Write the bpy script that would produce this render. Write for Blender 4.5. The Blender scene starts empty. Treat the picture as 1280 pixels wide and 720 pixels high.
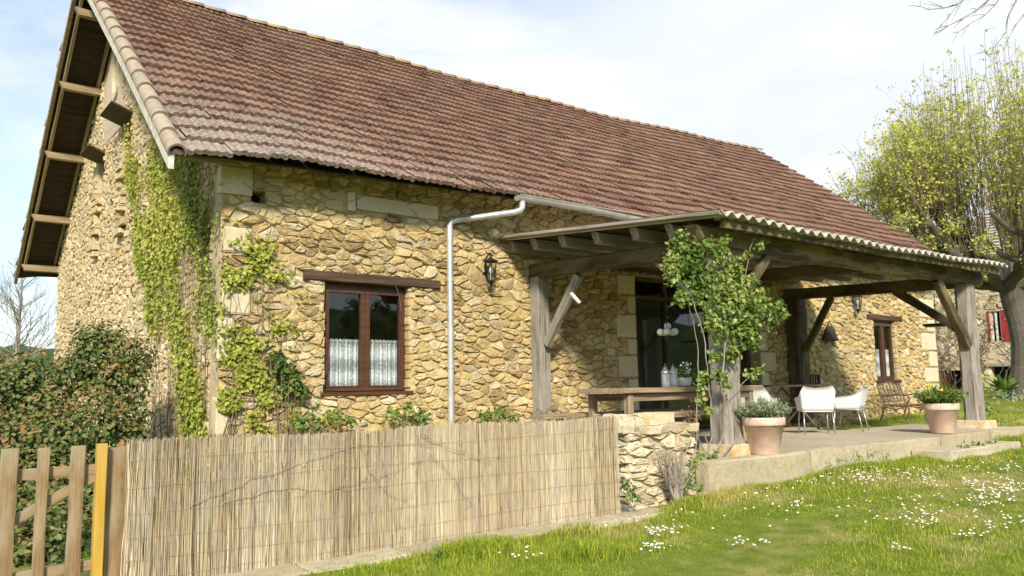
import bpy, math, random
import numpy as np
from mathutils import Vector, Matrix
R = math.radians
random.seed(7)
rng = np.random.default_rng(7)
scene = bpy.context.scene
col = scene.collection

# ------------------------------------------------------------------ camera, world, sun, exposure
CAM = np.array([-3.115, -9.427, 0.818])
CR = np.array([0.786803, -0.616940, -0.018054])
CU = np.array([-0.059593, -0.105050, 0.992680])
CF = np.array([0.614321, 0.779968, 0.119419])
FPX = 1016.0
cam_data = bpy.data.cameras.new('camera')
cam = bpy.data.objects.new('camera', cam_data)
col.objects.link(cam)
cam_data.sensor_width = 36
cam_data.lens = 36 * FPX / 1280
cam_data.clip_end = 2000
cam_data.clip_start = 0.05
cam.matrix_world = Matrix(((CR[0], CU[0], -CF[0], CAM[0]), (CR[1], CU[1], -CF[1], CAM[1]),
                           (CR[2], CU[2], -CF[2], CAM[2]), (0, 0, 0, 1)))
cam_data.dof.use_dof = True
cam_data.dof.focus_distance = 9.0
cam_data.dof.aperture_fstop = 5.0
scene.camera = cam

SUN_DIR = Vector((-0.53, -0.73, 0.60)).normalized()      # towards the sun
sun_el = math.asin(SUN_DIR.z)
sun_az = math.atan2(SUN_DIR.x, SUN_DIR.y)
world = bpy.data.worlds.new('World')
scene.world = world
world.use_nodes = True
wn, wl = world.node_tree.nodes, world.node_tree.links
wn.clear()
w_out = wn.new('ShaderNodeOutputWorld')
w_bg = wn.new('ShaderNodeBackground')
w_sky = wn.new('ShaderNodeTexSky')
w_sky.sky_type = 'NISHITA'
w_sky.sun_disc = False
w_sky.sun_elevation = sun_el
w_sky.sun_rotation = sun_az
w_sky.air_density = 1.0
w_sky.dust_density = 0.1
w_sky.ozone_density = 3.0
w_tc = wn.new('ShaderNodeTexCoord')
w_map = wn.new('ShaderNodeMapping')
w_map.inputs['Scale'].default_value = (1.0, 1.0, 2.6)
w_map.inputs['Location'].default_value = (0.35, 0.9, 0.0)
w_n1 = wn.new('ShaderNodeTexNoise')
w_n1.inputs['Scale'].default_value = 1.9
w_n1.inputs['Detail'].default_value = 9
w_n1.inputs['Roughness'].default_value = 0.58
w_n1.inputs['Distortion'].default_value = 0.5
w_ramp = wn.new('ShaderNodeValToRGB')
w_ramp.color_ramp.elements[0].position = 0.40
w_ramp.color_ramp.elements[1].position = 0.62
w_ramp.color_ramp.elements[0].color = (0.06, 0.06, 0.06, 1)
w_dot = wn.new('ShaderNodeVectorMath'); w_dot.operation = 'DOT_PRODUCT'
w_dot.inputs[1].default_value = (0.92, 0.35, -0.15)       # more overcast towards the east
w_mr = wn.new('ShaderNodeMapRange')
w_mr.inputs['From Min'].default_value = 0.55
w_mr.inputs['From Max'].default_value = 0.80
w_max = wn.new('ShaderNodeMath'); w_max.operation = 'MAXIMUM'
w_n2 = wn.new('ShaderNodeTexNoise')
w_n2.inputs['Scale'].default_value = 4.0
w_n2.inputs['Detail'].default_value = 6
w_cc = wn.new('ShaderNodeValToRGB')
w_cc.color_ramp.elements[0].position = 0.3
w_cc.color_ramp.elements[1].position = 0.65
w_cc.color_ramp.elements[0].color = (3.5, 3.75, 4.15, 1)
w_cc.color_ramp.elements[1].color = (4.25, 4.35, 4.45, 1)
w_mix = wn.new('ShaderNodeMix'); w_mix.data_type = 'RGBA'
wl.new(w_tc.outputs['Generated'], w_map.inputs['Vector'])
wl.new(w_map.outputs['Vector'], w_n1.inputs['Vector'])
wl.new(w_map.outputs['Vector'], w_n2.inputs['Vector'])
wl.new(w_n1.outputs['Fac'], w_ramp.inputs['Fac'])
wl.new(w_tc.outputs['Generated'], w_dot.inputs[0])
wl.new(w_dot.outputs['Value'], w_mr.inputs['Value'])
wl.new(w_ramp.outputs['Color'], w_max.inputs[0])
wl.new(w_mr.outputs['Result'], w_max.inputs[1])
wl.new(w_n2.outputs['Fac'], w_cc.inputs['Fac'])
prev = w_max.outputs['Value']
for (dx, dy, dz_), c0, amt in (((0.444, 0.806, 0.393), .955, .95), ((0.07, 0.88, 0.47), .975, .55)):    # blue gaps in the cloud
    p_dot = wn.new('ShaderNodeVectorMath'); p_dot.operation = 'DOT_PRODUCT'
    p_dot.inputs[1].default_value = (dx, dy, dz_)
    p_add = wn.new('ShaderNodeMath'); p_add.operation = 'MULTIPLY_ADD'
    wl.new(w_n1.outputs['Fac'], p_add.inputs[0]); p_add.inputs[1].default_value = .10
    wl.new(p_dot.outputs['Value'], p_add.inputs[2])
    p_mr = wn.new('ShaderNodeMapRange')
    p_mr.inputs['From Min'].default_value = c0 + .05; p_mr.inputs['From Max'].default_value = 1.05
    p_mr.inputs['To Max'].default_value = amt
    wl.new(p_add.outputs['Value'], p_mr.inputs['Value'])
    p_sub = wn.new('ShaderNodeMath'); p_sub.operation = 'SUBTRACT'; p_sub.use_clamp = True
    wl.new(prev, p_sub.inputs[0]); wl.new(p_mr.outputs['Result'], p_sub.inputs[1])
    prev = p_sub.outputs['Value']
wl.new(prev, w_mix.inputs['Factor'])
wl.new(w_sky.outputs['Color'], w_mix.inputs['A'])
wl.new(w_cc.outputs['Color'], w_mix.inputs['B'])
wl.new(w_mix.outputs['Result'], w_bg.inputs['Color'])
w_bg.inputs['Strength'].default_value = 0.125
wl.new(w_bg.outputs['Background'], w_out.inputs['Surface'])

sun_data = bpy.data.lights.new('sun', 'SUN')
sun_data.energy = 3.2
sun_data.angle = R(7.0)
sun_data.color = (1.0, 0.93, 0.80)
sun = bpy.data.objects.new('sun', sun_data)
sun.rotation_euler = (-SUN_DIR).to_track_quat('-Z', 'Y').to_euler()
sun.location = (-10, -20, 20)
col.objects.link(sun)
vs = scene.view_settings
vs.view_transform = 'Standard'
vs.look = 'None'
vs.gamma = 1
vs.exposure = 0.98
vs.use_curve_mapping = False
scene.cycles.max_bounces = 8
scene.cycles.transparent_max_bounces = 16
try:
    scene.cycles.use_denoising = True
except Exception:
    pass


def ray(px, py):
    return CF + CR * (px - 640) / FPX + CU * (360 - py) / FPX


def at(axis, val, px, py):
    """the point of the plane axis = val that the photograph's pixel looks at"""
    d = ray(px, py)
    return CAM + d * ((val - CAM[axis]) / d[axis])


def pix(P):
    d = np.asarray(P, float) - CAM
    c = d @ CF
    return 640 + FPX * (d @ CR) / c, 360 - FPX * (d @ CU) / c, c


# ------------------------------------------------------------------ materials
def ramp_node(nt, stops):
    r = nt.nodes.new('ShaderNodeValToRGB')
    el = r.color_ramp.elements
    while len(el) < len(stops):
        el.new(0.5)
    for e, (p, c) in zip(el, stops):
        e.position = p
        e.color = (*c, 1)
    return r


def base_mat(name, rough=0.8, spec=0.3):
    m = bpy.data.materials.new(name)
    m.use_nodes = True
    nt = m.node_tree
    b = nt.nodes['Principled BSDF']
    b.inputs['Roughness'].default_value = rough
    b.inputs['Specular IOR Level'].default_value = spec
    return m, nt, b


def noise(nt, scale, detail=4, rough=0.55, vec=None, stretch=None):
    n = nt.nodes.new('ShaderNodeTexNoise')
    n.inputs['Scale'].default_value = scale
    n.inputs['Detail'].default_value = detail
    n.inputs['Roughness'].default_value = rough
    tc = nt.nodes.new('ShaderNodeTexCoord')
    src = tc.outputs['Object']
    if stretch:
        mp = nt.nodes.new('ShaderNodeMapping')
        mp.inputs['Scale'].default_value = stretch
        nt.links.new(src, mp.inputs['Vector'])
        src = mp.outputs['Vector']
    nt.links.new(src, n.inputs['Vector'])
    return n


def mixc(nt, fac, a, b, mode='MIX'):
    m = nt.nodes.new('ShaderNodeMix')
    m.data_type = 'RGBA'
    m.blend_type = mode
    for s, v in (('Factor', fac), ('A', a), ('B', b)):
        if isinstance(v, (int, float)):
            m.inputs[s].default_value = v
        elif isinstance(v, tuple):
            m.inputs[s].default_value = (*v, 1)
        else:
            nt.links.new(v, m.inputs[s])
    return m.outputs['Result']


def maprange(nt, v, a, b, c=0.0, d=1.0):
    m = nt.nodes.new('ShaderNodeMapRange')
    m.inputs['From Min'].default_value = a
    m.inputs['From Max'].default_value = b
    m.inputs['To Min'].default_value = c
    m.inputs['To Max'].default_value = d
    nt.links.new(v, m.inputs['Value'])
    return m.outputs['Result']


def mathn(nt, op, a, b):
    m = nt.nodes.new('ShaderNodeMath')
    m.operation = op
    for i, v in enumerate((a, b)):
        if isinstance(v, (int, float)):
            m.inputs[i].default_value = v
        else:
            nt.links.new(v, m.inputs[i])
    return m.outputs['Value']


def bump(nt, b, h, strength=0.4, dist=0.02):
    n = nt.nodes.new('ShaderNodeBump')
    n.inputs['Strength'].default_value = strength
    n.inputs['Distance'].default_value = dist
    nt.links.new(h, n.inputs['Height'])
    nt.links.new(n.outputs['Normal'], b.inputs['Normal'])


def attr(nt, name='rnd'):
    a = nt.nodes.new('ShaderNodeAttribute')
    a.attribute_name = name
    return a.outputs['Fac']


def mat_stone(name, stops, rough=0.9, fine=26, bs=0.6, stain=(0.30, 0.20, 0.09), stain_amt=0.5):
    m, nt, b = base_mat(name, rough, 0.15)
    r = ramp_node(nt, stops)
    nt.links.new(attr(nt), r.inputs['Fac'])
    n1 = noise(nt, 9, 6)
    n2 = noise(nt, fine * 2, 6, 0.65)
    n3 = noise(nt, 0.7, 3)
    c = mixc(nt, maprange(nt, n1.outputs['Fac'], 0.48, 0.72, 0, stain_amt), r.outputs['Color'], stain)
    v = maprange(nt, n2.outputs['Fac'], 0.3, 0.7, 0.72, 1.18)
    v2 = maprange(nt, n3.outputs['Fac'], 0.3, 0.7, 0.86, 1.1)
    vv = mathn(nt, 'MULTIPLY', v, v2)
    mm = nt.nodes.new('ShaderNodeVectorMath'); mm.operation = 'SCALE'
    nt.links.new(c, mm.inputs[0]); nt.links.new(vv, mm.inputs['Scale'])
    nt.links.new(mm.outputs['Vector'], b.inputs['Base Color'])
    h = mathn(nt, 'ADD', n2.outputs['Fac'], mathn(nt, 'MULTIPLY', n1.outputs['Fac'], 1.5))
    bump(nt, b, h, bs, 0.02)
    return m


def mat_wood(name, c0, c1, rough=0.75, grain=1.0, bs=0.35, weather=None, spec=0.25):
    m, nt, b = base_mat(name, rough, spec)
    n1 = noise(nt, 5 * grain, 6, 0.6, stretch=(0.35, 7, 7))
    n2 = noise(nt, 22 * grain, 5, 0.7, stretch=(0.12, 5, 5))
    r = ramp_node(nt, [(0.38, c0), (0.62, c1)])
    f = mathn(nt, 'ADD', mathn(nt, 'MULTIPLY', n1.outputs['Fac'], 0.6), mathn(nt, 'MULTIPLY', n2.outputs['Fac'], 0.4))
    nt.links.new(f, r.inputs['Fac'])
    c = r.outputs['Color']
    if weather:
        n3 = noise(nt, 2.2, 5, 0.65, stretch=(0.6, 2.2, 2.2))
        c = mixc(nt, maprange(nt, n3.outputs['Fac'], 0.45, 0.62), c, weather)
    nt.links.new(c, b.inputs['Base Color'])
    bump(nt, b, f, bs, 0.012)
    return m


def mat_plain(name, c, rough=0.6, var=0.25, scale=14, bs=0.15, spec=0.3, metal=0.0, c2=None):
    m, nt, b = base_mat(name, rough, spec)
    n = noise(nt, scale, 5)
    c2 = c2 or tuple(x * (1 - var) for x in c)
    r = ramp_node(nt, [(0.35, c2), (0.65, c)])
    nt.links.new(n.outputs['Fac'], r.inputs['Fac'])
    nt.links.new(r.outputs['Color'], b.inputs['Base Color'])
    b.inputs['Metallic'].default_value = metal
    if bs:
        bump(nt, b, n.outputs['Fac'], bs, 0.01)
    return m


def mat_leaf(name, stops, rough=0.45, trans=0.35, spec=0.35, tint=None):
    m, nt, b = base_mat(name, rough, spec)
    r = ramp_node(nt, stops)
    nt.links.new(attr(nt), r.inputs['Fac'])
    c = r.outputs['Color']
    nt.links.new(c, b.inputs['Base Color'])
    t = nt.nodes.new('ShaderNodeBsdfTranslucent')
    nt.links.new(c, t.inputs['Color'])
    mx = nt.nodes.new('ShaderNodeMixShader')
    mx.inputs[0].default_value = trans
    nt.links.new(b.outputs[0], mx.inputs[1])
    nt.links.new(t.outputs[0], mx.inputs[2])
    nt.links.new(mx.outputs[0], nt.nodes['Material Output'].inputs['Surface'])
    return m


M = {}
M['stone'] = mat_stone('golden_rubble', [(0.0, (.36, .25, .12)), (0.12, (.52, .38, .18)), (0.35, (.65, .51, .265)), (0.6, (.61, .45, .20)), (0.72, (.63, .45, .19)),
                                          (0.85, (.73, .62, .40)), (1.0, (.52, .42, .25))], fine=34, bs=1.0)
M['mortar'] = mat_stone('sand_mortar', [(0, (.56, .43, .22)), (1, (.61, .48, .26))], fine=40, bs=0.9, stain=(.28, .20, .10))
M['gstone'] = mat_stone('gable_rubble', fine=34, bs=.9, stops=[(0.0, (.50, .38, .21)), (0.3, (.62, .49, .29)), (0.6, (.68, .56, .36)), (0.85, (.60, .45, .23)),
                                          (1.0, (.72, .62, .44))], stain_amt=0.35)
M['gmortar'] = mat_stone('pale_mortar', [(0, (.60, .48, .30)), (1, (.65, .53, .34))], fine=40, bs=0.9, stain=(.34, .25, .14), stain_amt=.3)
M['dressed'] = mat_stone('dressed_limestone', [(0, (.60, .50, .32)), (1, (.68, .58, .41))], fine=30, bs=0.25, stain=(.46, .34, .17), stain_amt=.4)
M['kerbstone'] = mat_stone('kerb_stone', [(0, (.42, .35, .23)), (1, (.54, .46, .32))], fine=30, bs=0.45, stain=(.33, .29, .13), stain_amt=.7)
M['lichen_block'] = mat_stone('lichen_block', [(0, (.58, .50, .33)), (1, (.62, .53, .36))], fine=24, bs=0.4, stain=(.52, .32, .03), stain_amt=.95)
M['paver'] = mat_stone('terrace_concrete', [(0, (.44, .37, .26)), (1, (.50, .43, .31))], fine=16, bs=0.25, stain=(.34, .28, .18), stain_amt=.45)
M['pillar'] = mat_stone('pillar_stone', [(0, (.46, .37, .23)), (0.5, (.57, .48, .32)), (1, (.68, .60, .44))], stain_amt=.4)
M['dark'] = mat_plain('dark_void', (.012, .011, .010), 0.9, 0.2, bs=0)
M['wood_grey'] = mat_wood('weathered_oak', (.10, .082, .062), (.38, .335, .275), weather=(.30, .27, .225), bs=.7)
M['wood_dark'] = mat_wood('old_dark_oak', (.028, .019, .012), (.11, .075, .045), weather=(.14, .115, .05))
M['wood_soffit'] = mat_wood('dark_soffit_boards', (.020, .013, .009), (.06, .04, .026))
M['wood_lintel'] = mat_wood('dark_lintel_oak', (.032, .018, .010), (.12, .072, .042), rough=.7, bs=.6)
M['wood_frame'] = mat_wood('stained_window_wood', (.05, .020, .009), (.115, .048, .022), rough=.4, bs=.1, spec=.45)
M['wood_pale'] = mat_wood('pale_roof_timber', (.19, .135, .075), (.38, .29, .17))
M['wood_beam'] = mat_wood('mossy_oak_beam', (.030, .021, .013), (.13, .095, .055), weather=(.22, .175, .08), bs=.7)
M['wood_table'] = mat_wood('worn_table_wood', (.17, .115, .065), (.40, .31, .20))
M['picket'] = mat_wood('brown_picket', (.15, .09, .04), (.33, .215, .10), weather=(.31, .25, .155))
M['yellow_post'] = mat_wood('yellow_treated_post', (.36, .21, .025), (.56, .35, .05), bs=.3, weather=(.46, .30, .07))
M['lime'] = mat_plain('lime_wash', (.62, .57, .47), .9, .35, 9, .5)
M['zinc'] = mat_plain('zinc', (.58, .58, .56), .42, .22, 5, .03, .5, .45)
M['gutter'] = mat_plain('old_zinc_gutter', (.42, .40, .34), .55, .35, 4, .05, .4, .25)
M['iron'] = mat_plain('black_iron', (.018, .018, .020), .45, .3, 20, .05, .5, .3)
M['rust'] = mat_plain('brown_iron', (.19, .125, .08), .65, .4, 20, .2, .4, .2)
M['rust_dark'] = mat_plain('dark_rusted_iron', (.075, .058, .042), .75, .4, 18, .3, .3, .1)
M['steel'] = mat_plain('brushed_steel', (.52, .51, .49), .35, .15, 9, .02, .5, .8)
M['white_seat'] = mat_plain('white_woven_seat', (.74, .73, .71), .65, .06, 60, .1)
M['white'] = mat_plain('white_paint', (.72, .70, .66), .6, .15, 12, .1)
M['red'] = mat_plain('red_shutter', (.38, .030, .030), .6, .35, 6, .1)
M['lampglass'] = mat_plain('frosted_glass', (.72, .74, .74), .25, .1, 6, 0, .5)
M['plaster'] = mat_plain('room_plaster', (.72, .68, .60), .9, .1, 5, .05)
M['pinkplaster'] = mat_stone('pink_plaster', [(0, (.52, .41, .30)), (1, (.56, .45, .34))], fine=20, bs=.6, stain=(.48, .40, .30), stain_amt=.3)
M['bark'] = mat_wood('grey_bark', (.10, .085, .065), (.30, .265, .215), bs=.8)
M['bark_dark'] = mat_wood('dark_cracked_bark', (.04, .034, .027), (.17, .148, .118), bs=1.0, weather=(.09, .082, .055))
M['twig'] = mat_plain('twig', (.23, .17, .11), .8, .4, 12, .2)
M['barkpale'] = mat_plain('pale_twig', (.33, .28, .21), .8, .4, 12, .2)
M['soil'] = mat_plain('soil', (.09, .065, .045), .95, .5, 40, .6)

# terracotta with white bloom
m, nt, b = base_mat('terracotta', .85, .2)
n = noise(nt, 6, 6, .65); n2 = noise(nt, 45, 4)
c = mixc(nt, maprange(nt, n.outputs['Fac'], .42, .68), (.58, .39, .29), (.68, .54, .44))
c = mixc(nt, maprange(nt, n2.outputs['Fac'], .55, .75, 0, .35), c, (.50, .32, .23))
nt.links.new(c, b.inputs['Base Color']); bump(nt, b, n2.outputs['Fac'], .2, .01)
M['terracotta'] = m

# roof tiles: fired red-brown, grey weathering, pale lichen in specks
m, nt, b = base_mat('roof_tile', .85, .2)
r = ramp_node(nt, [(0, (.115, .058, .040)), (.25, (.165, .085, .058)), (.5, (.205, .108, .070)), (.75, (.165, .096, .070)), (1, (.24, .138, .092))])
nt.links.new(attr(nt), r.inputs['Fac'])
n1 = noise(nt, 3.2, 6, .65); n2 = noise(nt, 24, 5, .7); n3 = noise(nt, .45, 3)
c = mixc(nt, maprange(nt, n1.outputs['Fac'], .45, .75, 0, .65), r.outputs['Color'], (.16, .115, .085))
n4 = noise(nt, 1.1, 6, .7)
c = mixc(nt, maprange(nt, n4.outputs['Fac'], .56, .70, 0, .55), c, (.20, .165, .075))
lo = attr(nt, 'lichen')
k = mathn(nt, 'ADD', n2.outputs['Fac'], mathn(nt, 'MULTIPLY', lo, .22))
k = mathn(nt, 'ADD', k, mathn(nt, 'MULTIPLY', n3.outputs['Fac'], .12))
c = mixc(nt, maprange(nt, k, .70, .82, 0, .6), c, (.37, .345, .29))
nt.links.new(c, b.inputs['Base Color']); bump(nt, b, n2.outputs['Fac'], .35, .012)
M['tile'] = m
m, nt, b = base_mat('ridge_tile', .9, .15)
n1 = noise(nt, 2.6, 6, .65); n2 = noise(nt, 20, 5, .7)
c = mixc(nt, maprange(nt, n2.outputs['Fac'], .4, .65), (.25, .15, .10), (.36, .29, .20))
c = mixc(nt, maprange(nt, n1.outputs['Fac'], .50, .64, 0, .85), c, (.40, .27, .05))
nt.links.new(c, b.inputs['Base Color']); bump(nt, b, n2.outputs['Fac'], .5, .02)
M['ridge'] = m
m, nt, b = base_mat('verge_tile', .9, .15)
r = ramp_node(nt, [(0, (.30, .20, .14)), (.5, (.36, .28, .20)), (1, (.27, .21, .155))])
nt.links.new(attr(nt), r.inputs['Fac'])
n2 = noise(nt, 16, 5, .7)
c = mixc(nt, maprange(nt, n2.outputs['Fac'], .45, .65, 0, .8), r.outputs['Color'], (.38, .35, .28))
nt.links.new(c, b.inputs['Base Color']); bump(nt, b, n2.outputs['Fac'], .4, .02)
M['verge'] = m
# corrugated fibre cement
m, nt, b = base_mat('fibre_cement', .9, .2)
n1 = noise(nt, 3, 6, .65); n2 = noise(nt, 30, 4)
c = mixc(nt, maprange(nt, n1.outputs['Fac'], .42, .66), (.50, .47, .40), (.30, .27, .19))
c = mixc(nt, maprange(nt, n2.outputs['Fac'], .5, .7, 0, .5), c, (.60, .58, .52))
nt.links.new(c, b.inputs['Base Color']); bump(nt, b, n2.outputs['Fac'], .3, .01)
M['corrugated'] = m
# glass
m, nt, b = base_mat('window_glass', .03, .5)
g = nt.nodes.new('ShaderNodeBsdfGlossy'); g.inputs['Roughness'].default_value = .02
g.inputs['Color'].default_value = (.8, .85, .85, 1)
t = nt.nodes.new('ShaderNodeBsdfTransparent'); t.inputs['Color'].default_value = (.8, .83, .82, 1)
fr = nt.nodes.new('ShaderNodeLayerWeight')
f2 = mathn(nt, 'ADD', mathn(nt, 'MULTIPLY', mathn(nt, 'POWER', fr.outputs['Facing'], 4.0), .6), .09)
mx = nt.nodes.new('ShaderNodeMixShader')
nt.links.new(f2, mx.inputs[0]); nt.links.new(t.outputs[0], mx.inputs[1]); nt.links.new(g.outputs[0], mx.inputs[2])
nt.links.new(mx.outputs[0], nt.nodes['Material Output'].inputs['Surface'])
M['glass'] = m
# lace curtain: woven thread with holes
m, nt, b = base_mat('lace', .9, .1)
b.inputs['Base Color'].default_value = (.84, .84, .84, 1)
tc = nt.nodes.new('ShaderNodeTexCoord')
sx = nt.nodes.new('ShaderNodeSeparateXYZ'); nt.links.new(tc.outputs['Object'], sx.inputs[0])
wv = mathn(nt, 'SINE', mathn(nt, 'MULTIPLY', sx.outputs['X'], 150), 0)
vo = nt.nodes.new('ShaderNodeTexVoronoi'); vo.inputs['Scale'].default_value = 34
nt.links.new(tc.outputs['Object'], vo.inputs['Vector'])
band = mathn(nt, 'SINE', mathn(nt, 'MULTIPLY', sx.outputs['Z'], 21), 0)
a1 = mathn(nt, 'ADD', mathn(nt, 'MULTIPLY', wv, .20), mathn(nt, 'MULTIPLY', band, .26))
a1 = mathn(nt, 'ADD', a1, maprange(nt, vo.outputs['Distance'], .1, .6, .25, -.2))
al = mathn(nt, 'ADD', a1, .74)
cl = nt.nodes.new('ShaderNodeClamp'); nt.links.new(al, cl.inputs['Value'])
cl.inputs['Min'].default_value = .35; cl.inputs['Max'].default_value = 1.0
nt.links.new(cl.outputs[0], b.inputs['Alpha'])
M['lace'] = m
# reeds
m, nt, b = base_mat('reed', .7, .25)
r = ramp_node(nt, [(0, (.15, .10, .055)), (.25, (.32, .24, .14)), (.5, (.44, .35, .21)), (.75, (.54, .45, .29)), (.9, (.42, .37, .28)), (1, (.66, .59, .44))])
nt.links.new(attr(nt), r.inputs['Fac'])
n1 = noise(nt, 3.5, 5, .6, stretch=(1.5, 1, .8)); n2 = noise(nt, 40, 3, .6, stretch=(1, 1, .12))
c = mixc(nt, maprange(nt, n1.outputs['Fac'], .45, .68, 0, .6), r.outputs['Color'], (.36, .30, .24))
c = mixc(nt, maprange(nt, n2.outputs['Fac'], .55, .75, 0, .5), c, (.20, .14, .08))
nt.links.new(c, b.inputs['Base Color'])
M['reed'] = m
# lawn soil/grass and blades share the same dry-patch pattern in world space
DRY = dict(scale=.55)


def lawn_color(nt, g0, g1, dry0, dry1):
    n1 = noise(nt, .62, 4, .55); n2 = noise(nt, 4.5, 5, .6)
    g = mixc(nt, maprange(nt, n2.outputs['Fac'], .35, .65), g0, g1)
    d = mixc(nt, maprange(nt, n2.outputs['Fac'], .35, .65), dry0, dry1)
    s = mathn(nt, 'ADD', n1.outputs['Fac'], mathn(nt, 'MULTIPLY', n2.outputs['Fac'], .25))
    return mixc(nt, maprange(nt, s, .62, .80), g, d)


m, nt, b = base_mat('lawn_ground', .95, .1)
c = lawn_color(nt, (.12, .165, .018), (.18, .215, .032), (.30, .26, .10), (.34, .28, .12))
nt.links.new(c, b.inputs['Base Color'])
n = noise(nt, 60, 4); bump(nt, b, n.outputs['Fac'], .8, .03)
M['lawn'] = m
m, nt, b = base_mat('grass_blades', .55, .25)
c = lawn_color(nt, (.25, .335, .028), (.37, .415, .055), (.48, .44, .14), (.56, .48, .20))
r = ramp_node(nt, [(0, (.42, .50, .45)), (.5, (.95, .95, .9)), (.9, (1.3, 1.2, 1.0)), (1, (1.6, 1.35, .95))])
nt.links.new(attr(nt), r.inputs['Fac'])
c = mixc(nt, 1.0, c, r.outputs['Color'], 'MULTIPLY')
nt.links.new(c, b.inputs['Base Color'])
t = nt.nodes.new('ShaderNodeBsdfTranslucent'); nt.links.new(c, t.inputs['Color'])
mx = nt.nodes.new('ShaderNodeMixShader'); mx.inputs[0].default_value = .35
nt.links.new(b.outputs[0], mx.inputs[1]); nt.links.new(t.outputs[0], mx.inputs[2])
nt.links.new(mx.outputs[0], nt.nodes['Material Output'].inputs['Surface'])
M['grass'] = m
M['petal'] = mat_plain('daisy_petal', (.80, .80, .77), .6, .05, 30, 0)
M['petal_yellow'] = mat_plain('yellow_petal', (.75, .55, .03), .6, .2, 30, 0)
M['hill'] = mat_stone('wooded_hill', [(0, (.05, .08, .02)), (1, (.07, .11, .025))], fine=3, bs=1.0, stain=(.025, .045, .012), stain_amt=.8)
M['ivy'] = mat_leaf('ivy_leaf', [(0, (.16, .20, .025)), (.4, (.30, .34, .045)), (.75, (.42, .42, .07)), (1, (.50, .44, .10))], trans=.3)
M['rose'] = mat_leaf('rose_leaf', [(0, (.06, .11, .018)), (.35, (.13, .21, .03)), (.7, (.25, .32, .06)), (.9, (.38, .42, .12)), (1, (.40, .20, .08))], .4)
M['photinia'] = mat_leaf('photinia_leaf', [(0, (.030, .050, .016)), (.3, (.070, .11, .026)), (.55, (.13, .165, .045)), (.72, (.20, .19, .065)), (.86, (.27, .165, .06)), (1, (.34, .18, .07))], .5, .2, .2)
M['darkleaf'] = mat_leaf('dark_evergreen_leaf', [(0, (.025, .05, .012)), (.6, (.07, .13, .025)), (1, (.15, .21, .04))], .35, .2)
M['bushleaf'] = mat_leaf('bush_leaf', [(0, (.06, .12, .02)), (.6, (.15, .24, .04)), (1, (.30, .34, .07))], .45, .3)
M['lavender'] = mat_leaf('silver_leaf', [(0, (.13, .17, .08)), (.6, (.26, .32, .17)), (1, (.40, .44, .28))], .6, .2)
M['planeleaf'] = mat_leaf('young_plane_leaf', [(0, (.40, .44, .07)), (.5, (.58, .60, .13)), (1, (.70, .66, .22))], .5, .5)
M['creeper'] = mat_leaf('red_creeper', [(0, (.10, .04, .03)), (.5, (.16, .10, .05)), (1, (.20, .16, .06))], .6, .2)


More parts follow.
